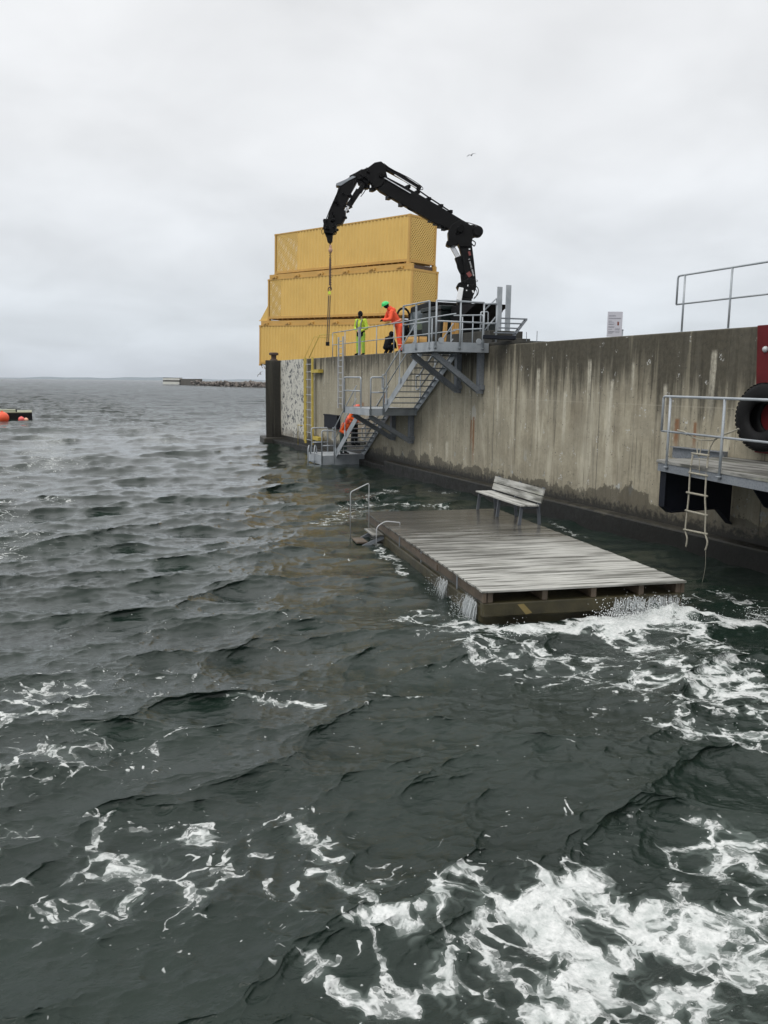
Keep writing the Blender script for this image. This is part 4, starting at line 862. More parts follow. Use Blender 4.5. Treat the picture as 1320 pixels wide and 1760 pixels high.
for k in range(560):
    t = rs.rand(); p = q1.lerp(q3, t) if k < 420 else q0.lerp(q1, .35+.65*rs.rand())+Vector((-3, -3, 0)); r_ = rs.uniform(.7, 1.9); c = Vector((p.x+rs.uniform(-5, 5), p.y+rs.uniform(-6, 6), rs.uniform(-.6, 2.2)*(1-.1*rs.rand())))
    V = []; 
    for d_ in ((1, 0, 0), (-1, 0, 0), (0, 1, 0), (0, -1, 0), (0, 0, 1), (0, 0, -1), (.7, .7, .5), (-.7, .6, .4), (.6, -.7, .5), (-.6, -.6, .6)): V.append(c+Vector(d_)*r_*rs.uniform(.7, 1.1))
    import bmesh as _bm
    b_ = _bm.new(); vs = [b_.verts.new(v) for v in V]; _bm.ops.convex_hull(b_, input=vs); b_.verts.index_update(); keep = [f for f in b_.faces]
    mb.add([v.co.copy() for v in b_.verts], [tuple(v.index for v in f.verts) for f in keep]); b_.free()
rk = mb.build('breakwater_rocks', M['rock']); rk['kind'] = 'stuff'; rk['label'] = 'heap of brown boulders along the breakwater beside the quay end'
bh = empty('breakwater_building', (0, 0, 0), 'low white flat building with a dark band at the breakwater tip', 'building')
h0 = at(283, 660, y=642); h1 = at(311, 660, y=636)
for a, b, mt, n in ((.2, 2.2, 'offwhite', 'base_wall'), (2.2, 3.2, 'black', 'window_band'), (3.2, 4.7, 'offwhite', 'upper_wall'), (4.7, 5.1, 'bwconc', 'roof')):
    MB().beam((h0.x, h0.y, (a+b)/2), (h1.x, h1.y, (a+b)/2), 7 if mt != 'black' else 6.6, b-a).build(n, M[mt], bh)
mb = MB(); V = []; nL = 160
for i in range(nL+1):
    an = math.radians(-20+70*i/nL); R_ = 5200; hh = 11+5*math.sin(i*.13)+3*math.sin(i*.41+1)+2*math.sin(i*1.1)
    hh *= .55+.45*min(1, i/60); c = Vector((math.sin(an)*R_, math.cos(an)*R_, 0)); o2 = Vector((math.sin(an), math.cos(an), 0))
    V += [c-Vector((0, 0, 10)), c+o2*200+Vector((0, 0, hh)), c+o2*900+Vector((0, 0, -10))]
F = []
for i in range(nL): F += [(3*i, 3*i+3, 3*i+4, 3*i+1), (3*i+1, 3*i+4, 3*i+5, 3*i+2)]
mb.add(V, F); o = mb.build('distant_land', M['land'], smooth=True); o['kind'] = 'structure'

# ================================================================== GULLS
def gull(px, py, d, span, lab, rz, bank=.2):
    e = empty('seagull', at(px, py, d=d), lab, 'bird', 'seagulls in flight', rot=(0, bank, rz))
    mb = MB(); k = span
    mb.tube([(0, .20*k, .0), (0, .12*k, .01*k), (0, 0, .0), (0, -.13*k, 0), (0, -.2*k, 0)], [.008*k, .035*k, .05*k, .03*k, .012*k], 10)
    for s_ in (-1, 1):
        W = [((0, .08), (0, -.06), .02), ((.18, .11), (.18, -.03), .10), ((.36, .06), (.36, -.03), .07), ((.52, -.03), (.52, -.05), .0)]
        V = []
        for (lx, ly), (tx, ty_), z_ in W: V += [(s_*lx*k, ly*k, z_*k), (s_*tx*k, ty_*k, z_*k), (s_*lx*k, ly*k, z_*k-.012*k), (s_*tx*k, ty_*k, z_*k-.012*k)]
        F = []
        for i in range(3): a = 4*i; b = a+4; F += [(a, a+1, b+1, b), (a+2, b+2, b+3, a+3), (a, b, b+2, a+2), (a+1, a+3, b+3, b+1)]
        mb.add(V, F)
    mb.build('body', M['gull'], e, smooth=True)
    MB().tube([(0, .20*k, 0), (0, .245*k, -.005*k)], [.012*k, .003*k], 6).build('beak', M['orangewood'], e)
gull(810, 267, 95, 1.15, 'grey seagull flying high in the sky above the crane', -yaw+2.6, .15); gull(447, 643, 62, .75, 'small dark seagull flying below the container end', -yaw+1.0, -.6)

# ================================================================== PEOPLE
def cap(mb, a, ra, b, rb, n=12):
    a, b = Vector(a), Vector(b); mb.sphere(a, ra, n, 8); mb.sphere(b, rb, n, 8)
    if (b-a).length > 1e-4: mb.tube([a, b], [ra, rb], n)
    return mb
def person(label, loc, rz, J, mats, headgear, facedark=None, group='workers in safety clothing'):
    """J: joints in local metres, facing +x, z up. mats: jacket, trousers"""
    e = empty('person', loc, label, 'person', group, rot=(0, 0, rz)); V_ = {k: Vector(v) for k, v in J.items()}
    b = MB(); hc = V_['head']; nk = V_['neck']; pl = V_['pelvis']; ch = V_['chest']
    hdir = (hc-nk).normalized(); fd = V_['face'].normalized(); sd_ = hdir.cross(fd).normalized()
    b.sphere(hc, .098, 14, 10, (1, .82, 1.2)); cap(b, nk, .058, hc-hdir*.06, .06)
    b.sphere(hc-hdir*.055+fd*.03, .062, 10, 8)                                   # jaw
    b.sphere(hc+fd*.105-hdir*.02, .018, 8, 6); b.sphere(hc+fd*.088-hdir*.065, .022, 8, 6, (1, 1.2, .5))   # nose, mouth
    for s_ in (-1, 1): b.sphere(hc+sd_*.083*s_, .024, 8, 6, (.6, .5, 1.2)); b.sphere(hc+fd*.088+sd_*.035*s_+hdir*.012, .016, 8, 6)
    cap(b, nk, .07, ch, .125); cap(b, ch, .13, pl, .125)
    for s_ in 'LR':
        sh, el, wr, hp, kn, an, toe = (V_[k+s_] for k in ('sh', 'el', 'wr', 'hip', 'kn', 'an', 'toe'))
        cap(b, sh, .05, el, .04); cap(b, el, .04, wr, .028); cap(b, ch, .09, sh, .055)
        cap(b, hp, .08, kn, .055); cap(b, kn, .055, an, .04); cap(b, an, .04, toe, .03); cap(b, pl, .11, hp, .08)
        hv_ = (V_['hd'+s_]-wr).normalized(); sv = hv_.cross(Vector((0, 0, 1))); sv = sv.normalized() if sv.length > .1 else Vector((0, 1, 0)); dn = sv.cross(hv_)
        pm = wr+hv_*.05; cap(b, wr+hv_*.01, .028, pm+hv_*.03, .032)
        for i, ln in enumerate((.055, .068, .062, .048)):
            r_ = pm+hv_*.045+sv*(i-1.5)*.021; k1 = r_+hv_*ln*.55; cap(b, r_, .0105, k1, .0105, 8); cap(b, k1, .0105, k1+hv_*ln*.3-dn*ln*.35, .0095, 8)
        t0 = wr+hv_*.03-sv*.03; cap(b, t0, .013, t0+hv_*.035-sv*.025, .012, 8); cap(b, t0+hv_*.035-sv*.025, .012, t0+hv_*.065-sv*.022, .011, 8)
    b.build('body', M[facedark or 'skin'], e, remesh=.0085)
    j = MB(); cap(j, nk-hdir*.03, .085, ch, .16); cap(j, ch, .165, pl+(ch-pl)*.12, .155)
    for s_ in 'LR':
        sh, el, wr = (V_[k+s_] for k in ('sh', 'el', 'wr')); cap(j, ch+(nk-ch)*.4, .1, sh, .085); cap(j, sh, .082, el, .068); cap(j, el, .068, wr, .052)
    j.build('jacket', M[mats[0]], e, remesh=.016)
    t = MB(); cap(t, pl, .15, pl+(ch-pl)*.2, .145)
    for s_ in 'LR':
        hp, kn, an = (V_[k+s_] for k in ('hip', 'kn', 'an')); cap(t, pl, .14, hp, .10); cap(t, hp, .105, kn, .078); cap(t, kn, .078, an+(kn-an)*.12, .07)
    t.build('trousers', M[mats[1]], e, remesh=.016)
    for s_ in 'LR':
        bt = MB(); cap(bt, V_['an'+s_]+(V_['kn'+s_]-V_['an'+s_])*.2, .06, V_['an'+s_], .058); cap(bt, V_['an'+s_]-Vector((0, 0, .02)), .055, V_['toe'+s_], .045); bt.build('boot', M['cloth_dark'], e, remesh=.015)
    if headgear:
        kind, mt = headgear; hg = MB()
        if kind == 'helmet':
            V=[];F=[]; R = Matrix((fd, sd_, hdir)).transposed()
            for i in range(7):
                th = PI*.5*i/6
                for k in range(20):
                    ph = 2*PI*k/20; V.append(hc+hdir*.015+R @ Vector((.135*math.sin(th)*math.cos(ph)*1.08, .125*math.sin(th)*math.sin(ph), .14*math.cos(th))))
            for i in range(6):
                for k in range(20): F.append((i*20+k, (i+1)*20+k, (i+1)*20+(k+1) % 20, i*20+(k+1) % 20))
            hg.add(V, F); hg.prism([hc+hdir*.02+R @ Vector((.12, -.08, 0)), hc+hdir*.02+R @ Vector((.20, -.04, -.01)), hc+hdir*.02+R @ Vector((.20, .04, -.01)), hc+hdir*.02+R @ Vector((.12, .08, 0))], hdir*.012)
        elif kind == 'hood': hg.sphere(hc+hdir*.01-fd*.02, .135, 14, 10, (1, .95, 1.15)); hg.sphere(nk, .11, 12, 8)
        else: hg.sphere(hc+hdir*.03-fd*.008, .112, 14, 10, (1.02, .9, 1.15))
        hg.build('hat' if kind != 'helmet' else 'helmet', M[mt], e, smooth=True)
    return e, V_
def stand(dz=0, **k):
    J = dict(head=(.05, 0, 1.66), face=(1, 0, -.3), neck=(0, 0, 1.48), chest=(0, 0, 1.28), pelvis=(0, 0, .95), shL=(0, .19, 1.43), shR=(0, -.19, 1.43), elL=(-.02, .28, 1.14), elR=(-.02, -.28, 1.14), wrL=(.17, .10, 1.0), wrR=(.17, -.08, 1.02), hdL=(.24, .02, .97), hdR=(.24, 0, .99),
             hipL=(0, .10, .90), hipR=(0, -.10, .90), knL=(.02, .12, .5), knR=(.02, -.12, .5), anL=(0, .13, .09), anR=(0, -.13, .09), toeL=(.16, .16, .045), toeR=(.16, -.16, .045))
    J.update(k); return J
FACE = -PI/2-yaw      # facing the camera
p1 = at(620, 607, x=13.55)
e, V_ = person('person in yellow hi-vis jacket and dark cap standing behind the railing with hands joined', (13.55, p1.y, QZ), FACE-.5, stand(), ('hv_yellow', 'hv_lime'), ('beanie', 'cloth_dark'), facedark=None)
mb = MB()
for s_ in (-1, 1):
    mb.tube([(.165, s_*.10, 1.08), (.18, s_*.095, 1.3), (.10, s_*.11, 1.46), (-.1, s_*.11, 1.44), (-.17, s_*.1, 1.25)], .026, 8)
mb.tube([(.178*math.cos(t)*.98, .178*math.sin(t), 1.12) for t in [k*PI/10 for k in range(20)]], .026, 8, closed=True); mb.build('reflective_band', M['grey_cloth'], e, smooth=True)
mb = MB(); cap(mb, (0, 0, .88), .172, (0, 0, .98), .168); mb.tube([(0, 0, .80), (0, 0, 1.0)], .178, 16); mb.build('dark_waistband', M['cloth_dark'], e, remesh=.016); e.scale = (1.08,)*3
MB().sphere((.11, 0, 1.58), .075, 10, 8, (.9, .8, .9)).build('beard', M['cloth_dark'], e, smooth=True)
# orange worker leaning on the railing, facing left of picture
zr = 1.10
lean = stand(head=(.47, 0, 1.67), face=(1, 0, -.6), neck=(.33, 0, 1.53), chest=(.22, 0, 1.33), pelvis=(-.02, 0, .98), shL=(.32, .19, 1.43), shR=(.32, -.19, 1.43), elL=(.40, .26, 1.17), elR=(.40, -.26, 1.17), wrL=(.58, .10, 1.14), wrR=(.58, -.08, 1.16), hdL=(.66, .0, 1.12), hdR=(.66, .05, 1.13),
             hipL=(-.03, .11, .93), hipR=(-.03, -.11, .93), knL=(.0, .13, .5), knR=(-.08, -.13, .5), anL=(-.08, .14, .09), anR=(-.16, -.14, .09), toeL=(.08, .16, .045), toeR=(.0, -.16, .045))
e, V_ = person('person in bright orange coverall and green helmet leaning forward on the railing', (13.62, at(684, 603, x=13.62).y, QZ), PI-yaw+.35, lean, ('hv_orange', 'hv_orange'), ('helmet', 'helmet_g'), facedark='cloth_dark')
cap(cap(MB(), (.25, 0, 1.50), .10, (.34, 0, 1.55), .105), (.20, 0, 1.50), .10, (.22, .0, 1.4), .12).build('hood', M['hv_orange'], e, remesh=.016)
mb = MB()
for zz, xx, r_ in ((1.12, .09, .172), (.45, None, 0)):
    if xx is not None: mb.tube([(xx+r_*math.cos(t), r_*math.sin(t), zz+.08*math.cos(t)*-.9) for t in [k*PI/10 for k in range(20)]], .022, 8, closed=True)
for s_, kn in ((1, (-.045, .135, .3)), (-1, (-.12, -.135, .3))): mb.tube([(kn[0]+.078*math.cos(t), kn[1]+.078*math.sin(t), kn[2]) for t in [k*PI/8 for k in range(16)]], .02, 8, closed=True)
mb.build('reflective_band', M['pinkband'], e, smooth=True); e.scale = (1.13,)*3
# crouching dark figure beside
cr_ = stand(head=(.22, 0, .86), face=(1, 0, -.7), neck=(.12, 0, .76), chest=(.07, 0, .62), pelvis=(-.06, 0, .34), shL=(.10, .15, .70), shR=(.10, -.15, .70), elL=(.24, .2, .48), elR=(.24, -.2, .48), wrL=(.40, .12, .36), wrR=(.40, -.10, .36), hdL=(.47, .08, .33), hdR=(.47, -.06, .33),
            hipL=(-.05, .09, .32), hipR=(-.05, -.09, .32), knL=(.30, .14, .42), knR=(.28, -.14, .40), anL=(.0, .13, .09), anR=(.0, -.12, .09), toeL=(.15, .14, .045), toeR=(.15, -.14, .045))
e, V_ = person('person in black clothes crouching low beside the orange worker behind the railing', (14.0, at(666, 605, x=14.0).y, QZ), FACE+2.4, cr_, ('cloth_dark', 'cloth_dark'), ('beanie', 'cloth_dark'), facedark='cloth_dark')
# workers on the lower stairs
bend = stand(head=(.30, 0, 1.55), face=(1, 0, -.9), neck=(.20, 0, 1.42), chest=(.14, 0, 1.24), pelvis=(-.04, 0, .93), shL=(.2, .2, 1.33), shR=(.2, -.2, 1.33), elL=(.12, .32, 1.06), elR=(.14, -.34, 1.05), wrL=(.32, .2, .93), wrR=(.34, -.18, .92), hdL=(.4, .12, .9), hdR=(.4, -.1, .9))
p3 = at(588, 785, y=34.0)
e, V_ = person('person in orange jacket and helmet bending on the bottom landing of the stairs', (at(590, 740, y=33.95).x, 33.95, .36), FACE+.9, bend, ('hv_orange2', 'cloth_green'), ('helmet', 'helmet_o'), facedark=None)
cap(MB(), (.20, 0, 1.40), .1, (.24, 0, 1.5), .125).build('hood', M['helmet_o'], e, remesh=.016)
e, V_ = person('person in orange jacket half hidden behind the middle landing, on the lower stairs', (at(607, 700, y=32.6).x+.05, 32.6, .86), FACE+1.0, stand(head=(.12, 0, 1.60)), ('hv_orange2', 'cloth_dark'), ('helmet', 'helmet_o'), facedark=None)

#@@WATER
# ================================================================== WATER
def ocean(Ng, Lg, lpk, lmin, lmax, std, wind, seed, spread=2, choppy=1.0):
    r_ = np.random.RandomState(seed); k = 2*np.pi*np.fft.fftfreq(Ng, Lg/Ng); kx, ky = np.meshgrid(k, k, indexing='ij'); kk = np.hypot(kx, ky); kk[0, 0] = 1e9
    kp = 2*np.pi/lpk; S_ = kk**-4*np.exp(-1.25*(kp/kk)**2); th = np.arctan2(ky, kx)-math.atan2(wind[1], wind[0]); c = np.cos(th)
    S_ *= np.where(c > 0, np.abs(c)**spread, .12*np.abs(c)**spread)+.03
    S_ *= (kk > 2*np.pi/lmax)*(kk < 2*np.pi/lmin)
    A = np.sqrt(S_)*(r_.randn(Ng, Ng)+1j*r_.randn(Ng, Ng)); h_ = np.real(np.fft.ifft2(A)); f = std/h_.std()
    dx = np.real(np.fft.ifft2(1j*kx/kk*A))*f*choppy; dy = np.real(np.fft.ifft2(1j*ky/kk*A))*f*choppy
    return (h_*f).astype(np.float32), dx.astype(np.float32), dy.astype(np.float32), Lg
def samp(F_, x, y, Lg):
    n = F_.shape[0]; u = (x/Lg*n) % n; v = (y/Lg*n) % n; i = u.astype(int); j = v.astype(int); a = u-i; b = v-j; i %= n; j %= n; i2 = (i+1) % n; j2 = (j+1) % n
    return F_[i, j]*(1-a)*(1-b)+F_[i2, j]*a*(1-b)+F_[i, j2]*(1-a)*b+F_[i2, j2]*a*b
WD = (.22, -1.0)
bands = [(ocean(512, 113.0, 11.0, 3.2, 40, .066, WD, 3, 3, 2.0), 700, 2500), (ocean(1024, 91.0, 3.1, .7, 5.5, .037, (.05, -1), 4, 3, 1.95), 400, 1500), (ocean(512, 23.7, 4.0, .30, 1.4, .0165, (.25, -1), 5, 2.0, 2.0), 90, 260), (ocean(512, 5.9, 1.0, .07, .40, .0068, (.1, -1), 9, 1.2, 1.7), 16, 40)]
rs_ = [1.6]
while rs_[-1] < 7000:
    r_ = rs_[-1]; rs_.append(r_+(min(max(.018, .95*r_*r_/2900), .7) if r_ < 130 else .7*(r_/130)**1.45))
rad = np.array(rs_)
fine_a = np.radians(np.arange(-7.5, 56, .072)); A0 = np.radians(np.arange(-80, -7.5, 1.2)); A1 = np.radians(np.arange(57, 130, 1.5)); ang = np.concatenate([A0, fine_a, A1])
R_, T_ = np.meshgrid(rad, ang, indexing='ij'); X_ = (R_*np.sin(T_)); Y_ = (R_*np.cos(T_)); dist = R_
Z_ = np.zeros_like(X_); DX = np.zeros_like(X_); DY = np.zeros_like(X_)
# calmer in the lee between float and wall
def boxd(x, y, cx, cy, hx, hy, rot):
    c, s_ = math.cos(rot), math.sin(rot); dx, dy = x-cx, y-cy; u = dx*c+dy*s_; v = -dx*s_+dy*c; return np.hypot(np.maximum(np.abs(u)-hx, 0), np.maximum(np.abs(v)-hy, 0))
fc = FM @ Vector((FW/2, FLn/2, 0)); dF = boxd(X_, Y_, fc.x, fc.y, FW/2, FLn/2, fa)
damp = .30+.70*np.clip(dF/2.2, 0, 1); damp *= np.where(X_ > 9.5, np.clip(1-(X_-9.5)/3.5*.45, .5, 1), 1)
for (h_, dx_, dy_, Lg), f0, f1 in bands:
    fade = np.clip((f1-dist)/(f1-f0), 0, 1)*damp; ca, sa = math.cos(.3*Lg), math.sin(.3*Lg)
    hh_ = samp(h_, X_, Y_, Lg)*fade; Z_ += hh_; ln_ = 1.5*np.clip((200-dist)/100, 0, 1)*(Lg != 5.9); DX += hh_*ln_*WD[0]; DY += hh_*ln_*WD[1]; DX += samp(dx_, X_, Y_, Lg)*fade; DY += samp(dy_, X_, Y_, Lg)*fade
jac = np.zeros_like(Z_)
# foam mask: capsule blobs between photo points on the water plane
foam_pts = [ # x1,y1,x2,y2,radius(m),strength
 (980, 1560, 1060, 1640, .34, .80), (1060, 1540, 1180, 1600, .30, .75), (1180, 1600, 1300, 1650, .28, .66), (980, 1560, 920, 1520, .2, .5), (1060, 1690, 1010, 1750, .26, .68), (1200, 1700, 1310, 1750, .28, .66), (1100, 1660, 1220, 1700, .2, .45),
 (1290, 1440, 1320, 1520, .26, .78), (1250, 1590, 1320, 1580, .25, .55),
 (600, 1600, 700, 1590, .16, .55), (700, 1590, 790, 1535, .20, .72), (790, 1520, 880, 1570, .18, .68), (880, 1570, 960, 1600, .18, .5), (710, 1600, 750, 1670, .10, .58), (780, 1660, 820, 1750, .14, .60), (610, 1520, 670, 1550, .13, .55),
 (520, 1440, 570, 1480, .14, .52), (540, 1500, 600, 1530, .12, .42), (580, 1700, 650, 1740, .14, .52), (860, 1640, 950, 1720, .20, .32), (680, 1740, 760, 1750, .14, .4), (480, 1620, 560, 1680, .25, .30),
 (200, 1550, 380, 1530, .16, .46), (280, 1480, 350, 1440, .13, .52), (180, 1480, 250, 1500, .18, .45), (120, 1590, 180, 1580, .10, .40), (0, 1480, 30, 1490, .15, .42), (60, 1320, 160, 1310, .25, .36), (0, 1230, 40, 1200, .3, .40), (60, 1190, 150, 1180, .3, .28), (320, 1510, 350, 1440, .15, .42),
 (880, 1085, 1000, 1075, .30, .80), (1000, 1075, 1180, 1060, .42, .95), (1180, 1055, 1290, 1075, .35, .80), (1100, 1060, 1060, 1090, .30, .8), (1180, 1075, 1270, 1160, .32, .60), (1080, 1100, 1200, 1180, .45, .50), (1250, 1170, 1320, 1200, .38, .62),
 (940, 1120, 1120, 1170, .35, .42), (800, 1065, 880, 1090, .25, .60), (700, 1060, 800, 1080, .28, .45), (720, 1050, 790, 1100, .3, .36), (1200, 1150, 1320, 1240, .3, .44), (1150, 1180, 1180, 1230, .3, .30), (1230, 1260, 1320, 1265, .22, .46), (1260, 1020, 1320, 1060, .4, .35), (1120, 1030, 1200, 1030, .3, .3), (800, 1250, 840, 1260, .3, .0),
 (640, 905, 660, 960, .12, .42), (560, 900, 660, 845, .5, .38), (640, 866, 770, 870, .28, .50), (730, 845, 770, 850, .3, .36), (780, 850, 800, 850, .3, .3), (670, 950, 690, 990, .12, .50), (945, 895, 1000, 920, .14, .40), (570, 955, 600, 960, .2, .4),
 (560, 1560, 900, 1640, .5, .34), (900, 1560, 1300, 1640, .6, .40), (700, 1700, 1300, 1740, .5, .36), (1180, 1480, 1320, 1500, .5, .34), (520, 1430, 640, 1540, .4, .32), (150, 1470, 400, 1480, .5, .36), (180, 1560, 400, 1545, .4, .34), (0, 1320, 160, 1300, .7, .32), (0, 1230, 160, 1170, .9, .30), (0, 1460, 120, 1500, .5, .30), (820, 1110, 1300, 1200, .8, .36), (1120, 1230, 1320, 1270, .4, .32), (60, 1560, 200, 1610, .3, .32),
 (230, 735, 320, 750, 2.2, .36), (240, 750, 300, 760, 1.5, .44), (410, 745, 445, 725, 1.6, .52), (80, 745, 90, 800, 1.6, .42), (0, 870, 20, 960, .9, .36), (20, 800, 40, 850, 1.5, .30), (420, 1195, 540, 1203, .12, .45), (660, 1180, 720, 1190, .12, .4), (300, 1140, 560, 1205, .1, .25), (0, 1260, 150, 1190, .15, .35), (90, 860, 110, 868, .4, .5), (70, 790, 100, 740, 1.5, .35)]
foam = np.zeros_like(Z_)
near = dist < 110
xn, yn = X_[near], Y_[near]; fm = np.zeros_like(xn)
wob = samp(bands[2][0][0], xn*1.7, yn*1.7, 23.7)/.0125
for (x1, y1, x2, y2, rad_, s_) in foam_pts:
    if s_ <= 0: continue
    a = at(x1, min(y1, 1755), z=0); b = at(x2, min(y2, 1755), z=0); ab = np.array([b.x-a.x, b.y-a.y]); L2_ = ab@ab+1e-9
    t = np.clip(((xn-a.x)*ab[0]+(yn-a.y)*ab[1])/L2_, 0, 1); d_ = np.hypot(xn-a.x-t*ab[0], yn-a.y-t*ab[1])/rad_
    s_ = s_*((.79 if x1 > 450 else .77) if y1 > 1400 else .96 if y1 > 1000 else .92 if x1 > 450 else .70) if True else s_
    g1 = s_*np.exp(-np.clip(d_+.12*wob, 0, 9)**2*.75); fm = np.maximum(fm, g1)+.15*np.minimum(fm, g1)
foam[near] = fm
# whitecaps far out on steep crests
far = dist > 9; foam[far] = np.maximum(foam[far], np.clip((Z_[far]-.15)*2.8, 0, .44))
foam = np.maximum(foam, .10*(dist < 14))
# swell bump of turbulent water in front of the float
for (px, py, rr2, hh) in ((1130, 1052, .35, .16), (1030, 1075, .35, .06), (1200, 1065, .4, .08), (900, 1085, .3, .04)):
    a = at(px, py, z=0); Z_ += hh*np.exp(-((X_-a.x)**2+(Y_-a.y)**2)/rr2**2)*(1+.5*np.sin(X_*17)*np.sin(Y_*13))
Z_ += np.where(foam > .45, (foam-.45)*.05, 0)
Z_ = np.where(dF < .02, np.minimum(Z_, -.06), Z_)
V = np.stack([X_+DX, Y_+DY, Z_-.02], -1).reshape(-1, 3).astype(np.float32)
nr, na = X_.shape; I = np.arange(nr*na).reshape(nr, na); Q = np.stack([I[:-1, :-1], I[1:, :-1], I[1:, 1:], I[:-1, 1:]], -1).reshape(-1, 4)[:, ::-1]
me = bpy.data.meshes.new('water'); me.vertices.add(len(V)); me.vertices.foreach_set('co', V.ravel()); nf = len(Q)
me.loops.add(nf*4); me.loops.foreach_set('vertex_index', Q.ravel().astype(np.int32)); me.polygons.add(nf); me.polygons.foreach_set('loop_start', np.arange(0, nf*4, 4, dtype=np.int32)); me.polygons.foreach_set('use_smooth', np.ones(nf, bool)); me.update()
at_ = me.attributes.new('foam', 'FLOAT', 'POINT'); at_.data.foreach_set('value', foam.ravel().astype(np.float32))
wo = bpy.data.objects.new('water', me); C.objects.link(wo); wo['kind'] = 'structure'
print('water verts', len(V), 'normal z', me.polygons[1000].normal.z)

def water_mat():
    g = G('sea_water'); fo = g.attr('foam')[2]; X = g.xyz()
    P_ = g.P
    # domain warp for foam lace
    nz = g.N.new('ShaderNodeTexNoise'); nz.inputs['Scale'].default_value = 2.2; nz.inputs['Detail'].default_value = 3; g.L.new(P_, nz.inputs['Vector'])
    vs = g.N.new('ShaderNodeVectorMath'); vs.operation = 'MULTIPLY_ADD'; g.L.new(nz.outputs['Color'], vs.inputs[0]); vs.inputs[1].default_value = (.62, .62, 0); g.L.new(P_, vs.inputs[2])
    fl = g.N.new('ShaderNodeVectorMath'); fl.operation = 'MULTIPLY'; g.L.new(vs.outputs[0], fl.inputs[0]); fl.inputs[1].default_value = (1, 1, 0); W = fl.outputs[0]
    e1 = g.vor(2.3, feat='DISTANCE_TO_EDGE', vec=W); e2 = g.vor(6.0, feat='DISTANCE_TO_EDGE', vec=W); n1 = g.noise(1.7, detail=4, rough=.5, vec=W); n2 = g.noise(11, detail=4, rough=.6, vec=W)
    lace = g.math('ADD', g.mr(e1, 0, .26, .46, 0, True), g.mr(e2, 0, .26, .26, 0, True))
    v = g.math('ADD', g.math('MULTIPLY', n1, .62), g.math('ADD', lace, g.math('MULTIPLY', n2, .20)))
    thr = g.mr(fo, 0, 1, 1.31, .34); t = g.math('SUBTRACT', v, thr)
    f2_ = g.N.new('ShaderNodeVectorMath'); f2_.operation = 'MULTIPLY_ADD'; g.L.new(nz.outputs['Color'], f2_.inputs[0]); f2_.inputs[1].default_value = (.16, .16, 0)
    f3_ = g.N.new('ShaderNodeVectorMath'); f3_.operation = 'MULTIPLY'; g.L.new(P_, f3_.inputs[0]); f3_.inputs[1].default_value = (1, 1, 0); g.L.new(f3_.outputs[0], f2_.inputs[2]); PF = f2_.outputs[0]
    e3 = g.vor(13, feat='DISTANCE_TO_EDGE', vec=PF); e4 = g.vor(31, feat='DISTANCE_TO_EDGE', vec=PF); nn = g.noise(5, detail=6, rough=.7, vec=PF)
    n14 = g.noise(13, detail=4, rough=.6, vec=PF); n6 = g.noise(4.2, detail=3, rough=.5, vec=PF, dist=.6)
    web = g.math('MAXIMUM', g.mr(g.math('ABSOLUTE', g.math('SUBTRACT', n6, .5)), .01, .06, 1, 0, True), g.math('MULTIPLY', g.mr(g.math('ABSOLUTE', g.math('SUBTRACT', n14, .5)), .01, .07, .9, 0, True), g.mr(nn, .40, .56)))
    thick = g.mr(g.math('ADD', t, g.math('MULTIPLY', g.math('SUBTRACT', nn, .5), .55)), .13, .30, 0, 1, True)
    rim = g.mr(t, 0, .03, 0, 1, True)
    body = g.math('ADD', g.math('MULTIPLY', web, .75), .18, True)
    f = g.math('MULTIPLY', rim, g.math('MAXIMUM', body, thick))
    soft = g.mr(t, -.28, .05, 0, .34, True)
    soft = g.math('MULTIPLY', soft, g.mr(fo, .2, .5, 0, 1))
    ds = g.N.new('ShaderNodeVectorMath'); ds.operation = 'LENGTH'; g.L.new(P_, ds.inputs[0]); ds = ds.outputs['Value']
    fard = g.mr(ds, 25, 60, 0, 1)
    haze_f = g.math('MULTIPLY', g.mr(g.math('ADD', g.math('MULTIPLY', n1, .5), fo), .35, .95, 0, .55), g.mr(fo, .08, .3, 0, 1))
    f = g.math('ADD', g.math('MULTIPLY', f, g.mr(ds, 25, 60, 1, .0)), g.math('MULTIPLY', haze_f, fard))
    # tiny flecks
    fl2 = g.vor(5.5, feat='F1', vec=W); fk = g.math('MULTIPLY', g.mr(fl2, .035, .075, 1, 0), g.mr(g.noise(.9, detail=3), .36, .50)); fk = g.math('MULTIPLY', fk, g.mr(fo, .05, .1))
    fk2 = g.vor(13, feat='F1', vec=W); fkb = g.math('MULTIPLY', g.mr(fk2, .07, .13, 1, 0), g.mr(fo, .10, .35, 0, .9)); fk = g.math('MAXIMUM', fk, fkb)
    # breaks holes in thick foam
    ft = g.math('MAXIMUM', f, fk)
    cd_ = g.N.new('ShaderNodeCameraData')
    bub = g.vor(38, feat='F1', vec=P_); bb = g.noise(30, detail=4, vec=P_)
    fcol = g.mixc(g.mr(bb, .3, .7), (.50, .52, .51), (.70, .71, .70)); fcol = g.mixc(g.mr(nn, .36, .56, .55, 0), fcol, (.26, .30, .285)); fcol = g.mixc(g.mr(bub, .10, .22, .45, 0), fcol, (.30, .33, .32))
    deep = g.mixc(g.mr(g.noise(.35, detail=3), .35, .65), (.0075, .0150, .0112), (.0118, .0222, .0166))
    deep = g.mixc(soft, deep, (.20, .24, .22))
    col = g.mixc(ft, deep, fcol)
    # ripples: bump of stretched noises
    r1 = g.noise(3.0, (1, 1.9, 1), detail=6, rough=.6, dist=.4, rot=(0, 0, .3)); r2 = g.noise(13, (1, 1.8, 1), detail=5, rough=.6, dist=.3); r3 = g.noise(.8, (1, 2.0, 1), detail=3, rough=.5, rot=(0, 0, -.2))
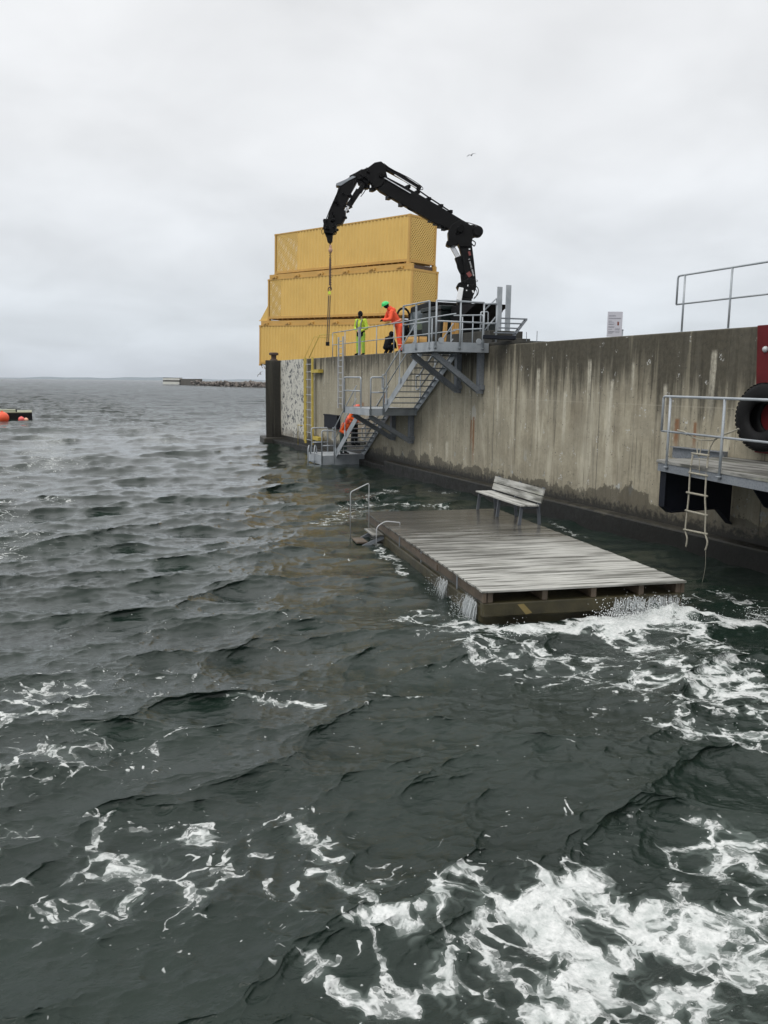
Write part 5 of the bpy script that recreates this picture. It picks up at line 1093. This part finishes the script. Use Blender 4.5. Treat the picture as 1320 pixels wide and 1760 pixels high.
    rg = g.N.new('ShaderNodeTexNoise'); rg.noise_type = 'RIDGED_MULTIFRACTAL'; g.L.new(g.map((1, 2.3, 1), (0, 0, .15)), rg.inputs['Vector']); rg.inputs['Scale'].default_value = 1.15; rg.inputs['Detail'].default_value = 5; rg.inputs['Roughness'].default_value = .55; rg.inputs['Distortion'].default_value = .5; rg = rg.outputs[0]
    ls = g.mr(ds, 6, 16, 1, .38); nb_ = g.bump(g.math('MULTIPLY', rg, ls), .5, .04); nb_ = g.bump(g.math('MULTIPLY', r1, ls), .42, .065, nb_); nb_ = g.bump(g.math('MULTIPLY', r2, ls), .6, .018, nb_)
    nb_ = g.bump(r3, .12, .2, nb_); r4 = g.noise(.22, (1, 2.2, 1), detail=6, rough=.65); nb_ = g.bump(g.math('MULTIPLY', r4, g.mr(ds, 50, 220, 0, 1)), 1.0, 4.5, nb_); nb_ = g.bump(g.math('MULTIPLY', ft, g.math('ADD', .4, bb)), .6, .012, nb_)
    g.b.inputs['IOR'].default_value = 1.333
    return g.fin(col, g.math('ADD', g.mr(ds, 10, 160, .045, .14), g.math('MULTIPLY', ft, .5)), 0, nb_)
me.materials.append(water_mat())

# ------------------------------------------------------------------ splashing water
wm = G('falling_water'); wm.fin(wm.mixc(wm.noise(9, (1, 1, .2)), (.45, .49, .50), (.75, .78, .79)), .25); wm.b.inputs['Alpha'].default_value = .5; M['fall'] = wm.m
wm = G('white_spray'); wm.fin((.74, .76, .76), .6); M['spray'] = wm.m
rs = np.random.RandomState(21)
def falls(name, y0_, y1_, n, zdrop, lab, front=False):
    mb = MB()
    for k in range(n):
        t = y0_+(y1_-y0_)*rs.rand(); z0_ = -.20-rs.rand()*.06; reach = rs.uniform(.02, .16); pts = []
        dv_ = rs.uniform(-.12, .02)
        for j in range(6):
            s_ = j/5; o_ = -reach*s_-.02; dz = z0_-zdrop*(s_**1.8)
            p = Vector((o_-.02, t+dv_*s_, dz)) if not front else Vector((t+dv_*s_, o_+.02, dz)); pts.append(FM @ p)
        r_ = rs.uniform(.0015, .0048)*rs.choice([1, 1, 1.6]); a_ = rs.randint(0, 3); pts = [q_+Vector((rs.randn(), rs.randn(), 0))*.006 for q_ in pts[a_:]]; mb.tube(pts, [r_*.6, r_*1.2, r_*.7, r_*1.3, r_*.6, r_*.3][a_:], 4)
    for k in range(n*4):
        t = y0_+(y1_-y0_)*rs.rand()+rs.randn()*.05; o_ = -rs.rand()*.35; dz = -.2-zdrop*rs.rand()
        p = Vector((o_, t, dz)) if not front else Vector((t, o_, dz)); mb.sphere(FM @ p, rs.uniform(.002, .007), 5, 4)
    o = mb.build(name, M['fall'], smooth=True); o['kind'] = 'stuff'; o['label'] = lab
falls('draining_water', .25, .75, 150, .34, 'water draining off the near left side of the dock'); falls('draining_water', 1.6, 2.1, 45, .30, 'thin water running off the left side of the dock')
falls('draining_water', 2.1, 3.2, 150, .20, 'white water pouring off the right front of the dock', True)
mb = MB()
for k in range(2600):
    t = rs.beta(2, 2); a = at(1010+190*t, 1075-18*math.sin(t*3)+rs.randn()*6, z=.02); r_ = rs.exponential(.06)*(1.5 if rs.rand() < .5 else .8)
    mb.sphere(a+Vector((rs.randn()*.05, rs.randn()*.08, min(r_, .32))), rs.uniform(.002, .009), 5, 4)
for (px, py) in ((1300, 1060), (1210, 1068), (880, 1088), (1150, 1062)):
    for k in range(90):
        a = at(px+rs.randn()*16, py+rs.randn()*6, z=.04); mb.sphere(a+Vector((0, 0, abs(rs.randn())*.06)), rs.uniform(.002, .008), 5, 4)
o = mb.build('spray', M['spray'], smooth=True); o['kind'] = 'stuff'; o['label'] = 'white spray thrown up in front of the dock'

# ------------------------------------------------------------------ air
hz = MB().bx(-7200, 7200, -300, 7300, -21.5, 60).build('haze', bpy.data.materials.new('haze_air')); hz['kind'] = 'stuff'; hz['label'] = 'thin sea haze'
hm = hz.data.materials[0]; hm.use_nodes = True; hm.node_tree.nodes.clear(); ho = hm.node_tree.nodes.new('ShaderNodeOutputMaterial'); hv = hm.node_tree.nodes.new('ShaderNodeVolumePrincipled')
hv.inputs['Color'].default_value = (.86, .90, .95, 1); hv.inputs['Density'].default_value = 8e-5; hv.inputs['Anisotropy'].default_value = .2
hm.node_tree.links.new(hv.outputs[0], ho.inputs['Volume'])

# sub-parts: pieces that belong to one part
def under(child, parent_name, root):
    for o in root.children:
        if o.name.split('.')[0] == parent_name:
            for c in [c for c in root.children if c.name.split('.')[0] == child]: c.parent = o
            return
for c_, p_ in (('side_window', 'cab'), ('rear_window', 'cab'), ('boom_lettering', 'inner_boom'), ('red_mark', 'inner_boom'), ('boom_guide', 'main_boom'), ('extension_rod', 'extension_cylinder'), ('sloping_cover', 'equipment_box')): under(c_, p_, tr)
for r_ in [o for o in scn.objects if o.name.split('.')[0] == 'person']:
    under('hood', 'jacket', r_); under('reflective_band', 'jacket', r_); under('beard', 'body', r_)
